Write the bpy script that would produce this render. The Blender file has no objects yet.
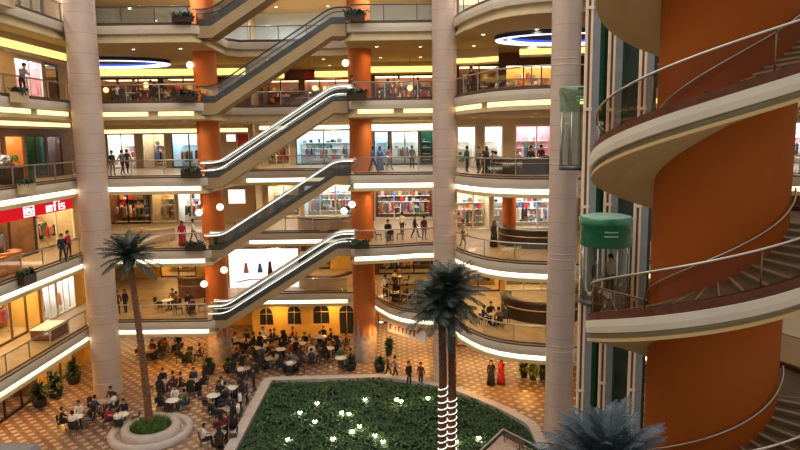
import bpy, bmesh, math, random
from mathutils import Vector, Matrix
R = math.radians
PI = math.pi
random.seed(7)
scene = bpy.context.scene
COL = scene.collection

# ------------------------------------------------------------------ camera
EYE = Vector((0, 0, 17.0))
FPX, PITCH, ROLL = 639.3, 0.1354, 0.0131
cd = bpy.data.cameras.new('camera')
cd.sensor_width = 36.0
cd.lens = 36.0 * FPX / 800.0
cd.clip_end = 300
cam = bpy.data.objects.new('camera', cd)
COL.objects.link(cam)
cam.matrix_world = Matrix.Translation(EYE) @ Matrix.Rotation(PI / 2 - PITCH, 4, 'X') @ Matrix.Rotation(-ROLL, 4, 'Z')
scene.camera = cam


def at(px, py, z=None, Y=None):
    """photo direction to a place: where that line of sight meets a height z or a depth Y"""
    u, v = px - 400, py - 225
    cr, sr = math.cos(ROLL), math.sin(ROLL)
    u, v = u * cr - v * sr, u * sr + v * cr
    c, s = math.cos(PITCH), math.sin(PITCH)
    d = Vector((u / FPX, c - (v / FPX) * s, -s - (v / FPX) * c))
    t = (z - EYE.z) / d.z if z is not None else Y / d.y
    return EYE + d * t


def xat(px, z, Y):
    """world X of photo column px at depth Y and height z"""
    lo, hi = -60.0, 60.0
    c, s = math.cos(PITCH), math.sin(PITCH)
    cr, sr = math.cos(ROLL), math.sin(ROLL)
    zz = z - EYE.z
    d = Y * c - zz * s
    v = -(zz * c + Y * s) / d * FPX
    return ((px - 400) - v * sr) / cr / FPX * d


# ------------------------------------------------------------------ materials
MATS = {}


def nodes_of(name):
    m = bpy.data.materials.new(name)
    m.use_nodes = True
    nt = m.node_tree
    for n in list(nt.nodes):
        nt.nodes.remove(n)
    out = nt.nodes.new('ShaderNodeOutputMaterial')
    MATS[name] = m
    return m, nt, out


def mat(name, col, rough=0.6, metal=0.0, var=0.12, scale=3.0, bump=0.0, bscale=20.0, spec=0.4):
    m, nt, out = nodes_of(name)
    b = nt.nodes.new('ShaderNodeBsdfPrincipled')
    tc = nt.nodes.new('ShaderNodeTexCoord')
    nz = nt.nodes.new('ShaderNodeTexNoise')
    nz.inputs['Scale'].default_value = scale
    nz.inputs['Detail'].default_value = 4
    nt.links.new(tc.outputs['Object'], nz.inputs['Vector'])
    rp = nt.nodes.new('ShaderNodeValToRGB')
    rp.color_ramp.elements[0].position = 0.3
    rp.color_ramp.elements[1].position = 0.7
    rp.color_ramp.elements[0].color = tuple(c * (1 - var) for c in col) + (1,)
    rp.color_ramp.elements[1].color = tuple(min(1, c * (1 + var)) for c in col) + (1,)
    nt.links.new(nz.outputs['Fac'], rp.inputs['Fac'])
    nt.links.new(rp.outputs['Color'], b.inputs['Base Color'])
    b.inputs['Roughness'].default_value = rough
    b.inputs['Metallic'].default_value = metal
    b.inputs['Specular IOR Level'].default_value = spec
    if bump:
        n2 = nt.nodes.new('ShaderNodeTexNoise')
        n2.inputs['Scale'].default_value = bscale
        nt.links.new(tc.outputs['Object'], n2.inputs['Vector'])
        bp = nt.nodes.new('ShaderNodeBump')
        bp.inputs['Strength'].default_value = bump
        nt.links.new(n2.outputs['Fac'], bp.inputs['Height'])
        nt.links.new(bp.outputs['Normal'], b.inputs['Normal'])
    nt.links.new(b.outputs[0], out.inputs[0])
    return m


def emit(name, col, strength, base=(0.8, 0.8, 0.8)):
    m, nt, out = nodes_of(name)
    e = nt.nodes.new('ShaderNodeEmission')
    e.inputs['Color'].default_value = tuple(col) + (1,)
    e.inputs['Strength'].default_value = strength
    nt.links.new(e.outputs[0], out.inputs[0])
    return m


def glass(name, tint, refl=0.12, rough=0.04, gcol=(0.9, 0.9, 0.9)):
    m, nt, out = nodes_of(name)
    t = nt.nodes.new('ShaderNodeBsdfTransparent')
    t.inputs['Color'].default_value = tuple(tint) + (1,)
    g = nt.nodes.new('ShaderNodeBsdfGlossy')
    g.inputs['Color'].default_value = tuple(gcol) + (1,)
    g.inputs['Roughness'].default_value = rough
    mx = nt.nodes.new('ShaderNodeMixShader')
    fr = nt.nodes.new('ShaderNodeLayerWeight')
    fr.inputs['Blend'].default_value = 0.25
    ma = nt.nodes.new('ShaderNodeMath')
    ma.operation = 'MULTIPLY_ADD'
    ma.inputs[1].default_value = 0.5
    ma.inputs[2].default_value = refl
    ma.use_clamp = True
    nt.links.new(fr.outputs['Fresnel'], ma.inputs[0])
    nt.links.new(ma.outputs[0], mx.inputs[0])
    nt.links.new(t.outputs[0], mx.inputs[1])
    nt.links.new(g.outputs[0], mx.inputs[2])
    nt.links.new(mx.outputs[0], out.inputs[0])
    return m


def tile_mat(name, ca, cb, cc, size=0.8):
    """diamond chequer of cream and terracotta stone with thin joints"""
    m, nt, out = nodes_of(name)
    b = nt.nodes.new('ShaderNodeBsdfPrincipled')
    tc = nt.nodes.new('ShaderNodeTexCoord')
    mp = nt.nodes.new('ShaderNodeMapping')
    mp.inputs['Rotation'].default_value = (0, 0, R(45))
    mp.inputs['Scale'].default_value = (1 / size, 1 / size, 1)
    mp.inputs['Location'].default_value = (0, 0, 0.5)
    nt.links.new(tc.outputs['Object'], mp.inputs['Vector'])
    sp = nt.nodes.new('ShaderNodeSeparateXYZ')
    nt.links.new(mp.outputs[0], sp.inputs[0])
    prev = None
    for ax in 'XY':
        fr = nt.nodes.new('ShaderNodeMath'); fr.operation = 'FRACT'
        nt.links.new(sp.outputs[ax], fr.inputs[0])
        lt = nt.nodes.new('ShaderNodeMath'); lt.operation = 'LESS_THAN'; lt.inputs[1].default_value = 0.52
        nt.links.new(fr.outputs[0], lt.inputs[0])
        if prev:
            mu = nt.nodes.new('ShaderNodeMath'); mu.operation = 'MULTIPLY'
            nt.links.new(prev.outputs[0], mu.inputs[0]); nt.links.new(lt.outputs[0], mu.inputs[1])
        prev = lt
    base = nt.nodes.new('ShaderNodeTexChecker')
    base.inputs['Scale'].default_value = 1.0
    base.inputs['Color1'].default_value = cb + (1,)
    base.inputs['Color2'].default_value = tuple(c * 0.72 for c in cb) + (1,)
    nt.links.new(mp.outputs[0], base.inputs['Vector'])
    chm = nt.nodes.new('ShaderNodeMix'); chm.data_type = 'RGBA'
    nt.links.new(mu.outputs[0], chm.inputs['Factor'])
    nt.links.new(base.outputs['Color'], chm.inputs['A'])
    chm.inputs['B'].default_value = ca + (1,)
    nz = nt.nodes.new('ShaderNodeTexNoise')
    nz.inputs['Scale'].default_value = 0.35
    nz.inputs['Detail'].default_value = 3
    nt.links.new(tc.outputs['Object'], nz.inputs['Vector'])
    vr = nt.nodes.new('ShaderNodeTexVoronoi')
    vr.inputs['Scale'].default_value = 1.0
    nt.links.new(mp.outputs[0], vr.inputs['Vector'])
    mix = nt.nodes.new('ShaderNodeMix')
    mix.data_type = 'RGBA'
    rp = nt.nodes.new('ShaderNodeValToRGB')
    rp.color_ramp.elements[0].position = 0.45
    rp.color_ramp.elements[1].position = 0.62
    nt.links.new(nz.outputs['Fac'], rp.inputs['Fac'])
    ml = nt.nodes.new('ShaderNodeMath')
    ml.operation = 'MULTIPLY'
    ml.inputs[1].default_value = 0.45
    nt.links.new(rp.outputs['Color'], ml.inputs[0])
    nt.links.new(ml.outputs[0], mix.inputs['Factor'])
    nt.links.new(chm.outputs['Result'], mix.inputs['A'])
    mix.inputs['B'].default_value = cc + (1,)
    nt.links.new(mix.outputs['Result'], b.inputs['Base Color'])
    b.inputs['Roughness'].default_value = 0.35
    nt.links.new(b.outputs[0], out.inputs[0])
    return m


def stone_drum(name, ca, cb, z0, z1):
    """column cladding: horizontal joint lines"""
    m, nt, out = nodes_of(name)
    b = nt.nodes.new('ShaderNodeBsdfPrincipled')
    tc = nt.nodes.new('ShaderNodeTexCoord')
    sp = nt.nodes.new('ShaderNodeSeparateXYZ')
    nt.links.new(tc.outputs['Object'], sp.inputs[0])
    ad = nt.nodes.new('ShaderNodeMath')
    ad.operation = 'MULTIPLY'
    ad.inputs[1].default_value = 1 / 1.25
    nt.links.new(sp.outputs['Z'], ad.inputs[0])
    fr = nt.nodes.new('ShaderNodeMath')
    fr.operation = 'FRACT'
    nt.links.new(ad.outputs[0], fr.inputs[0])
    lt = nt.nodes.new('ShaderNodeMath')
    lt.operation = 'LESS_THAN'
    lt.inputs[1].default_value = 0.03
    nt.links.new(fr.outputs[0], lt.inputs[0])
    nz = nt.nodes.new('ShaderNodeTexNoise')
    nz.inputs['Scale'].default_value = 1.2
    nz.inputs['Detail'].default_value = 6
    nt.links.new(tc.outputs['Object'], nz.inputs['Vector'])
    rp = nt.nodes.new('ShaderNodeValToRGB')
    rp.color_ramp.elements[0].position = 0.35
    rp.color_ramp.elements[1].position = 0.65
    rp.color_ramp.elements[0].color = ca + (1,)
    rp.color_ramp.elements[1].color = cb + (1,)
    nt.links.new(nz.outputs['Fac'], rp.inputs['Fac'])
    mix = nt.nodes.new('ShaderNodeMix')
    mix.data_type = 'RGBA'
    nt.links.new(lt.outputs[0], mix.inputs['Factor'])
    nt.links.new(rp.outputs['Color'], mix.inputs['A'])
    mix.inputs['B'].default_value = tuple(c * 0.8 for c in ca) + (1,)
    nt.links.new(mix.outputs['Result'], b.inputs['Base Color'])
    b.inputs['Roughness'].default_value = 0.38
    nt.links.new(b.outputs[0], out.inputs[0])
    return m


M = MATS
tile_mat('floor_tiles', (0.43, 0.32, 0.245), (0.175, 0.095, 0.07), (0.22, 0.13, 0.085), 0.60)
mat('gallery_stone', (0.38, 0.28, 0.165), 0.4, var=0.2, scale=1.5)
mat('fascia_stone', (0.54, 0.475, 0.385), 0.5, var=0.06, scale=0.6)
mat('fascia_lip', (0.55, 0.44, 0.26), 0.6, var=0.06)
mat('curb_brown', (0.10, 0.05, 0.035), 0.4, var=0.25)
mat('ceiling_tan', (0.46, 0.35, 0.18), 0.8, var=0.05, scale=0.5)
mat('wall_cream', (0.55, 0.42, 0.26), 0.7, var=0.12, scale=0.6)
mat('wall_yellow', (0.70, 0.42, 0.10), 0.7, var=0.12, scale=1.2)
stone_drum('pink_stone', (0.46, 0.355, 0.30), (0.51, 0.395, 0.335), 0, 30)
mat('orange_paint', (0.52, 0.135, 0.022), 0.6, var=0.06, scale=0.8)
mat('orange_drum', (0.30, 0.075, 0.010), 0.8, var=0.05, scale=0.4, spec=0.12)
mat('grey_stone', (0.36, 0.27, 0.23), 0.5, var=0.3, scale=2.5)
mat('stair_white', (0.56, 0.51, 0.42), 0.5, var=0.05, scale=0.8)
mat('stair_groove', (0.26, 0.22, 0.13), 0.6, var=0.08)
mat('stair_soffit', (0.50, 0.355, 0.165), 0.75, var=0.04, scale=0.6)
mat('stair_curb', (0.10, 0.036, 0.020), 0.5, var=0.2, scale=4, spec=0.15)
mat('tread_stone', (0.13, 0.09, 0.055), 0.45, var=0.2, scale=4)
mat('nosing_stone', (0.42, 0.33, 0.22), 0.5, var=0.1)
mat('steel', (0.50, 0.46, 0.41), 0.35, 0.9, var=0.08)
mat('dark_steel', (0.10, 0.10, 0.11), 0.4, 0.6, var=0.15)
mat('rubber', (0.03, 0.03, 0.032), 0.5, var=0.2)
mat('escalator_tan', (0.31, 0.215, 0.11), 0.55, var=0.08, scale=1)
mat('escalator_grey', (0.055, 0.055, 0.052), 0.4, 0.3, var=0.2, scale=2)
glass('rail_glass', (0.86, 0.83, 0.80), 0.06)
glass('rail_glass_blue', (0.78, 0.84, 0.88), 0.14)
glass('stair_glass', (0.66, 0.56, 0.48), 0.02, gcol=(0.5, 0.42, 0.36))
glass('shop_glass', (0.88, 0.90, 0.90), 0.05)
glass('lift_glass', (0.80, 0.86, 0.82), 0.05)
glass('lift_tint', (0.62, 0.80, 0.70), 0.06)
glass('escalator_glass', (0.36, 0.38, 0.36), 0.06)
mat('lift_green', (0.02, 0.17, 0.085), 0.25, var=0.2, scale=2, spec=0.6)
mat('lift_green_dark', (0.012, 0.085, 0.04), 0.25, var=0.2, scale=2)
mat('lift_mint', (0.25, 0.42, 0.33), 0.3, var=0.1)
mat('lift_grey', (0.27, 0.29, 0.32), 0.45, 0.2, var=0.08)
mat('lift_post', (0.86, 0.72, 0.54), 0.45, var=0.05)
mat('lift_orange', (0.20, 0.06, 0.03), 0.5)
mat('near_black', (0.018, 0.017, 0.017), 0.5, var=0.3)
mat('black_green', (0.014, 0.03, 0.016), 0.3, var=0.5, scale=1.5)
mat('white_paint', (0.80, 0.78, 0.74), 0.5, var=0.04)
mat('pale_blue', (0.55, 0.68, 0.76), 0.4, var=0.06, scale=0.5)
mat('brown_wood', (0.16, 0.065, 0.03), 0.45, var=0.3, scale=2)
mat('dark_wood', (0.030, 0.016, 0.011), 0.4, var=0.3, scale=3)
mat('orange_wood', (0.60, 0.24, 0.07), 0.5, var=0.15, scale=2)
mat('sign_red', (0.72, 0.018, 0.025), 0.4, var=0.05)
mat('sign_red_dark', (0.45, 0.03, 0.03), 0.5, var=0.1)
mat('sign_black', (0.02, 0.02, 0.02), 0.4)
mat('plant_dark', (0.02, 0.05, 0.022), 0.6, var=0.5, scale=8)
mat('plant_lime', (0.22, 0.25, 0.03), 0.6, var=0.4, scale=8)
mat('lawn_green', (0.018, 0.046, 0.018), 0.8, var=0.6, scale=1.3, bump=0.6, bscale=12)
mat('leaf_a', (0.024, 0.070, 0.026), 0.6, var=0.4, scale=4)
mat('leaf_b', (0.055, 0.10, 0.03), 0.6, var=0.4, scale=4)
mat('grass_tuft', (0.07, 0.14, 0.025), 0.7, var=0.4, scale=6)
mat('kerb_stone', (0.44, 0.385, 0.35), 0.6, var=0.12, scale=2)
mat('paver_pink', (0.50, 0.36, 0.30), 0.6, var=0.2, scale=3)
mat('palm_leaf', (0.036, 0.056, 0.048), 0.45, var=0.35, scale=3)
mat('palm_leaf_pale', (0.06, 0.085, 0.105), 0.5, var=0.4, scale=3)
mat('palm_bark', (0.15, 0.075, 0.04), 0.8, var=0.4, scale=6, bump=0.8, bscale=14)
mat('palm_bark_red', (0.13, 0.05, 0.03), 0.8, var=0.4, scale=6, bump=0.8, bscale=14)
mat('awning_grey', (0.16, 0.17, 0.20), 0.6, var=0.1)
mat('chair_dark', (0.035, 0.025, 0.02), 0.6, var=0.3)
mat('table_top', (0.32, 0.26, 0.22), 0.35, var=0.15)
mat('table_white', (0.72, 0.68, 0.62), 0.5, var=0.05)
for n, c in dict(skin=(0.48, 0.27, 0.18), hair=(0.02, 0.014, 0.01), black=(0.018, 0.018, 0.02), navy=(0.03, 0.045, 0.11), white=(0.74, 0.72, 0.70),
                 red=(0.45, 0.02, 0.04), grey=(0.18, 0.18, 0.19), blue=(0.09, 0.17, 0.36), brown=(0.16, 0.08, 0.045), maroon=(0.13, 0.02, 0.035),
                 beige=(0.50, 0.38, 0.26), green=(0.04, 0.12, 0.06), pink=(0.6, 0.28, 0.32), shoe=(0.02, 0.016, 0.014)).items():
    mat('cloth_' + n, c, 0.8, var=0.12, scale=12)
emit('cove_cream', (1.0, 0.84, 0.58), 3.4)
emit('cove_warm', (1.0, 0.72, 0.26), 1.9)
emit('cove_yellow', (1.0, 0.66, 0.16), 1.5)
emit('globe_glow', (1.0, 0.86, 0.62), 1.5)
emit('downlight_glow', (1.0, 0.82, 0.55), 9.0)
emit('fairy_glow', (1.0, 0.86, 0.66), 1.5)
emit('garden_glow', (1.0, 0.88, 0.52), 30.0)
emit('neon_white', (0.75, 0.84, 1.0), 1.7)
emit('neon_blue', (0.05, 0.09, 0.65), 1.1)
emit('sign_red_lit', (0.78, 0.012, 0.02), 0.62)
emit('sign_letter_lit', (1.0, 0.92, 0.9), 0.85)
emit('metal_glint', (1.0, 0.93, 0.80), 1.35)  # shine of polished escalator metal, put in as emission
emit('shop_white', (1.0, 0.95, 0.88), 7.0)
emit('shop_cool', (0.80, 0.95, 1.0), 6.0)
emit('shop_warm', (1.0, 0.72, 0.36), 5.0)
emit('shop_dim', (1.0, 0.66, 0.32), 2.2)
emit('poster_glow', (1.0, 0.95, 0.93), 1.05)


# ------------------------------------------------------------------ mesh helpers
class MB:
    """collects shapes into one mesh with one or more material slots"""

    def __init__(s):
        s.v, s.f, s.m = [], [], []
        s.smooth = set()

    def add(s, vs, fs, mi=0, smooth=False):
        o = len(s.v)
        s.v += [Vector(p) for p in vs]
        for f in fs:
            if smooth:
                s.smooth.add(len(s.f))
            s.f.append([i + o for i in f])
            s.m.append(mi)
        return s

    def box(s, a, b, mi=0, mtx=None):
        x0, y0, z0 = a
        x1, y1, z1 = b
        vs = [Vector(p) for p in ((x0, y0, z0), (x1, y0, z0), (x1, y1, z0), (x0, y1, z0), (x0, y0, z1), (x1, y0, z1), (x1, y1, z1), (x0, y1, z1))]
        if mtx:
            vs = [mtx @ p for p in vs]
        return s.add(vs, [(0, 3, 2, 1), (4, 5, 6, 7), (0, 1, 5, 4), (1, 2, 6, 5), (2, 3, 7, 6), (3, 0, 4, 7)], mi)

    def tube(s, pts, r, n=8, mi=0, closed=False, cap=True, smooth=True):
        pts = [Vector(p) for p in pts]
        N = len(pts)
        rs = r if isinstance(r, (list, tuple)) else [r] * N
        rings = []
        for i, p in enumerate(pts):
            if closed:
                t = pts[(i + 1) % N] - pts[i - 1]
            else:
                t = pts[min(i + 1, N - 1)] - pts[max(i - 1, 0)]
            t = t.normalized() if t.length > 1e-9 else Vector((0, 0, 1))
            ref = Vector((0, 0, 1)) if abs(t.z) < 0.92 else Vector((1, 0, 0))
            a = t.cross(ref).normalized()
            b = t.cross(a)
            rings.append([p + (a * math.cos(2 * PI * k / n) + b * math.sin(2 * PI * k / n)) * rs[i] for k in range(n)])
        vs = [q for g in rings for q in g]
        fs = []
        for i in range(N if closed else N - 1):
            j = (i + 1) % N
            for k in range(n):
                fs.append((i * n + k, i * n + (k + 1) % n, j * n + (k + 1) % n, j * n + k))
        s.add(vs, fs, mi, smooth)
        if cap and not closed:
            o = len(s.v) - N * n
            s.f.append([o + k for k in range(n)][::-1]); s.m.append(mi)
            s.f.append([o + (N - 1) * n + k for k in range(n)]); s.m.append(mi)
        return s

    def lathe(s, prof, c=(0, 0, 0), n=24, mi=0, smooth=True, a0=0, a1=2 * PI):
        c = Vector(c)
        full = abs(a1 - a0 - 2 * PI) < 1e-6
        K = n if full else n + 1
        vs, fs = [], []
        for r, z in prof:
            for k in range(K):
                a = a0 + (a1 - a0) * k / n
                vs.append(c + Vector((r * math.cos(a), r * math.sin(a), z)))
        for i in range(len(prof) - 1):
            for k in range(n):
                k2 = (k + 1) % K
                fs.append((i * K + k, i * K + k2, (i + 1) * K + k2, (i + 1) * K + k))
        return s.add(vs, fs, mi, smooth)

    def sphere(s, c, r, n=12, mi=0, sz=1.0):
        prof = [(max(1e-4, r * math.sin(PI * i / (n // 2 + 1))), -r * sz * math.cos(PI * i / (n // 2 + 1))) for i in range(n // 2 + 2)]
        return s.lathe(prof, c, n, mi)

    def strip(s, A, B, mi=0, closed=False, smooth=False):
        """quads between two polylines"""
        n = len(A)
        fs = [(i, (i + 1) % n, n + (i + 1) % n, n + i) for i in range(n if closed else n - 1)]
        return s.add(list(A) + list(B), fs, mi, smooth)

    def prism(s, poly, z0, z1, mi=0):
        n = len(poly)
        vs = [(x, y, z0) for x, y in poly] + [(x, y, z1) for x, y in poly]
        fs = [tuple(range(n))[::-1], tuple(range(n, 2 * n))] + [(i, (i + 1) % n, n + (i + 1) % n, n + i) for i in range(n)]
        return s.add(vs, fs, mi)

    def mesh(s, name, mats, off=Vector((0, 0, 0))):
        me = bpy.data.meshes.new(name)
        me.from_pydata([p - off for p in s.v], [], s.f)
        for m in mats:
            me.materials.append(m if not isinstance(m, str) else MATS[m])
        me.polygons.foreach_set('material_index', s.m)
        me.polygons.foreach_set('use_smooth', [i in s.smooth for i in range(len(s.f))])
        bm = bmesh.new()
        bm.from_mesh(me)
        bmesh.ops.recalc_face_normals(bm, faces=bm.faces)
        bm.to_mesh(me)
        bm.free()
        me.update()
        return me


def tag(o, label=None, cat=None, group=None, kind=None):
    if label: o['label'] = label
    if cat: o['category'] = cat
    if group: o['group'] = group
    if kind: o['kind'] = kind
    return o


def wpos(o):
    p = o.location.copy()
    while o.parent:
        o = o.parent
        p = p + o.location
    return p


def obj(name, mb, mats, parent=None, loc=None):
    """ONE mesh object; shapes are given in world coordinates (parents here carry no rotation when built this way)"""
    if isinstance(mats, str): mats = [mats]
    off = wpos(parent) if parent else (Vector(loc) if loc is not None else Vector((0, 0, 0)))
    o = bpy.data.objects.new(name, mb.mesh(name, mats, off))
    COL.objects.link(o)
    if parent: o.parent = parent
    elif loc is not None: o.location = loc
    return o


def thing(name, label, cat, loc=(0, 0, 0), rz=0.0, group=None, kind=None):
    o = bpy.data.objects.new(name, None)
    o.empty_display_size = 0.2
    COL.objects.link(o)
    o.location = loc
    o.rotation_euler = (0, 0, rz)
    return tag(o, label, cat, group, kind)


def dup(root, loc, rz, label, group=None, meshes=None):
    r = root.copy(); COL.objects.link(r); r.location = loc; r.rotation_euler = (0, 0, rz)
    r['label'] = label
    if group: r['group'] = group
    for ch in list(root.children):
        c = ch.copy(); COL.objects.link(c); c.parent = r
        for g in ch.children:
            d = g.copy(); COL.objects.link(d); d.parent = c
    return r


def offs(poly, d):
    """offset an open plan polyline to its left by d (mitred)"""
    P = [Vector(p) for p in poly]
    out = []
    for i, p in enumerate(P):
        a = (P[i] - P[i - 1]).normalized() if i else (P[1] - P[0]).normalized()
        b = (P[i + 1] - P[i]).normalized() if i < len(P) - 1 else a
        n1, n2 = Vector((-a.y, a.x)), Vector((-b.y, b.x))
        n = (n1 + n2)
        n = n.normalized() if n.length > 1e-6 else n1
        k = 1 / max(0.35, n.dot(n1))
        out.append(p + n * d * k)
    return out


def fillet(poly, radii, n=8):
    P = [Vector(p) for p in poly]
    out = [P[0]]
    for i in range(1, len(P) - 1):
        r = radii if not isinstance(radii, (list, tuple)) else radii[i]
        a, b, c = P[i - 1], P[i], P[i + 1]
        d = min(r, (a - b).length * 0.48, (c - b).length * 0.48)
        if d < 0.02:
            out.append(b); continue
        q0, q1 = b + (a - b).normalized() * d, b + (c - b).normalized() * d
        for k in range(n + 1):
            t = k / n
            out.append(q0 * (1 - t) ** 2 + b * 2 * t * (1 - t) + q1 * t * t)
    out.append(P[-1])
    return out


def lift(poly, z):
    return [(p[0], p[1], z) for p in poly]


ORD = {0: 'ground floor', 1: 'first gallery', 2: 'second gallery', 3: 'third gallery', 4: 'fourth gallery', 5: 'fifth gallery', 6: 'sixth gallery'}
BAYW = {'A': 'along the left wall', 'B': 'beside the left pink column', 'C': 'behind the escalators', 'D': 'between orange and middle pink columns',
        'E': 'between middle and right pink columns', 'F': 'behind the spiral stairs'}


def fl(k): return 0.0 if k == 0 else 5 * k - 0.4
def ce(k): return 5 * (k + 1) - 1.6


# ------------------------------------------------------------------ gallery edges in plan, left to right (atrium on the right hand)
def edge_bays(k):
    A = [(-21.2, 8.0), (-21.2, 42.2)]
    B = [(-20.3, 43.2), (-13.5, 43.2)]
    C0 = [(-13.0, 43.7), (-13.0, 50.2)]
    C = [(-12.2, 51.0), (-4.4, 51.0)]
    C1 = [(-3.6, 50.2), (-3.6, 44.0)]
    if k == 1:
        C1 = [(-3.6, 51.0)]
        D = [(-2.6, 51.0), (-1.9, 48.6), (-0.9, 46.5), (0.0, 45.4), (0.9, 44.8), (1.9, 44.6), (2.7, 44.2)]
    elif k == 2:
        D = [(-3.1, 43.1), (-0.4, 43.6), (1.4, 44.2), (2.7, 44.2)]
    else:
        D = [(-3.1, 43.5), (2.7, 43.5)]
    if k <= 3:
        E = [(3.5, 43.0), (3.9, 41.2), (4.6, 39.6), (5.2, 38.6), (6.0, 37.8), (7.1, 37.2), (8.5, 36.8), (10.2, 36.6)]
        F = [(12.0, 36.6), (42, 36.6)]
    else:
        E = [(3.5, 42.8), (4.0, 40.2), (4.7, 38.1), (5.3, 36.6), (6.0, 35.7), (7.0, 35.0), (8.2, 34.6), (10.2, 34.5)]
        F = [(12.0, 34.8), (42, 36.4)]
    return dict(A=A, B=B, C0=C0, C=C, C1=C1, D=D, E=E, F=F)


BACK = [(42, 53.3), (3.4, 53.3), (3.4, 60.3), (-3.0, 60.3), (-3.0, 63.3), (-13.0, 63.3), (-13.0, 60.3), (-31, 60.3), (-31, 49.6), (-27.4, 49.6), (-27.4, 8.0)]
# balustrade line of every bay, pulled in a little from the slab edge
for k in range(1, 7):
    eb = edge_bays(k)
    full = sum((eb[q] for q in ('A', 'B', 'C0', 'C', 'C1', 'D', 'E', 'F')), [])
    full = [Vector(p) for p in full]
    s = 5 * k - 1.2
    mb = MB()
    rows = [(0.0, fl(k), 0), (-0.02, s + 0.80, 1), (-0.02, s + 0.70, 1), (-0.06, s + 0.68, 2), (-0.08, s + 0.45, 2), (-0.05, s + 0.18, 2), (0.0, s + 0.14, 2),
            (0.20, s + 0.16, 2), (0.20, s - 0.16, 3), (0.06, s - 0.17, 3), (0.04, s - 0.38, 3), (0.10, s - 0.40, 3), (0.40, ce(k - 1), 4)]
    prev = None
    for d, z, mi in rows:
        cur = lift(offs(full, d), z)
        if prev is not None:
            mb.strip(prev, cur, mi)
        prev = cur
    # walkway and the ceiling below it, as fans against the back line
    top = [Vector((p[0], p[1])) for p in lift(offs(full, 0.0), 0)]
    und = [Vector((p[0], p[1])) for p in lift(offs(full, 0.40), 0)]
    for ring, z, mi in ((top, fl(k), 0), (und, ce(k - 1), 4)):
        bm = bmesh.new()
        vs = [bm.verts.new((p[0], p[1], z)) for p in list(ring) + [Vector(q) for q in BACK]]
        f = bm.faces.new(vs); f.normal_update()
        res = bmesh.ops.triangulate(bm, faces=[f], ngon_method='EAR_CLIP')
        bm.verts.index_update()
        mb.add([v.co.copy() for v in bm.verts], [[v.index for v in f.verts] for f in bm.faces], mi)
        bm.free()
    o = obj('floor_gallery_%d' % k, mb, ['gallery_stone', 'curb_brown', 'fascia_stone', 'fascia_lip', 'ceiling_tan'], loc=(0, 0, 0))
    tag(o, 'slab of the %s with pale stone fascia around the atrium' % ORD[k], 'gallery floor', kind='structure')

# ------------------------------------------------------------------ cove light strips under each fascia
for k in range(1, 5):
    eb = edge_bays(k)
    s = 5 * k - 1.2
    for b in 'ABCDEF':
        P = [Vector(p) for p in eb[b]]
        if k == 4 and b == 'C':
            continue
        inn = offs(P, 0.17)
        mb = MB()
        if k == 4:      # the fourth gallery is lit in short runs
            L = [0]
            for i in range(1, len(inn)): L.append(L[-1] + (inn[i] - inn[i - 1]).length)
            def ptat(t):
                for i in range(1, len(inn)):
                    if t <= L[i] + 1e-6:
                        u = (t - L[i - 1]) / max(1e-6, L[i] - L[i - 1])
                        return inn[i - 1].lerp(inn[i], u)
                return inn[-1]
            run = {'A': 3.6, 'B': 3.2, 'D': 2.4, 'E': 4.5, 'F': 4}[b]
            t = 0.35
            while t < L[-1] - 0.4:
                e = min(t + run, L[-1] - 0.2)
                n = max(2, int((e - t) / 0.4))
                seg = [ptat(t + (e - t) * i / n) for i in range(n + 1)]
                a, c = offs(seg, 0.0), offs(seg, 0.03)
                mb.strip(lift(a, s - 0.13), lift(a, s + 0.13)); mb.strip(lift(c, s + 0.13), lift(c, s - 0.13))
                t = e + 0.7
        else:
            c = offs(P, 0.20)
            mb.strip(lift(inn, s - 0.14), lift(inn, s + 0.14)); mb.strip(lift(c, s + 0.14), lift(c, s - 0.14))
        o = obj('cove_light', mb, 'cove_warm' if k == 4 else 'cove_cream', loc=(P[0].x, P[0].y, s))
        tag(o, 'glowing cove light under %s edge %s' % (ORD[k], BAYW[b]), 'cove light', 'cove lights under the galleries')

# ------------------------------------------------------------------ glass balustrades
for k in range(1, 6):
    eb = edge_bays(k)
    for b in ('A', 'B', 'C', 'D', 'E', 'F'):
        P = [Vector(p) for p in eb[b]]
        if b == 'A':
            P = [Vector((-21.2, 20.0)), P[1]]
        if b == 'C':
            P = [Vector((-13.0, 50.0))] + P + [Vector((-3.6, 50.0))] if k > 1 else [Vector((-13, 50.0))] + P
        L = offs(P, 0.16)
        z0, z1 = fl(k) + 0.02, 5 * k + 0.72
        root = thing('glass_balustrade', 'glass balustrade on %s %s' % (ORD[k], BAYW[b]), 'balustrade', (L[0].x, L[0].y, z0), group='gallery balustrades')
        g = MB(); g.strip(lift(L, z0), lift(L, z1 - 0.03))
        obj('glass_panel', g, 'rail_glass_blue' if k == 5 else 'rail_glass', root)
        h = MB(); h.tube(lift(L, z1), 0.045, 8)
        obj('handrail', h, 'dark_steel' if k == 5 else 'steel', root)
        h = MB(); h.tube(lift(L, z0 + 0.05), 0.05, 6)
        obj('base_rail', h, 'curb_brown', root)
        # slim posts every two metres or so
        cum = 0.0
        post = None
        for i in range(len(L) - 1):
            seg = (L[i + 1] - L[i]); n = int((cum + seg.length) // 2.2)
            t = 2.2 - cum
            while t <= seg.length:
                p = L[i] + seg.normalized() * t
                if post is None:
                    pm = MB(); pm.box((-0.03, -0.03, 0), (0.03, 0.03, z1 - z0))
                    post = pm.mesh('post', ['dark_steel' if k == 5 else 'steel'])
                po = bpy.data.objects.new('post', post); COL.objects.link(po); po.parent = root
                po.location = (p.x - L[0].x, p.y - L[0].y, 0)
                t += 2.2
            cum = (cum + seg.length) % 2.2

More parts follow.
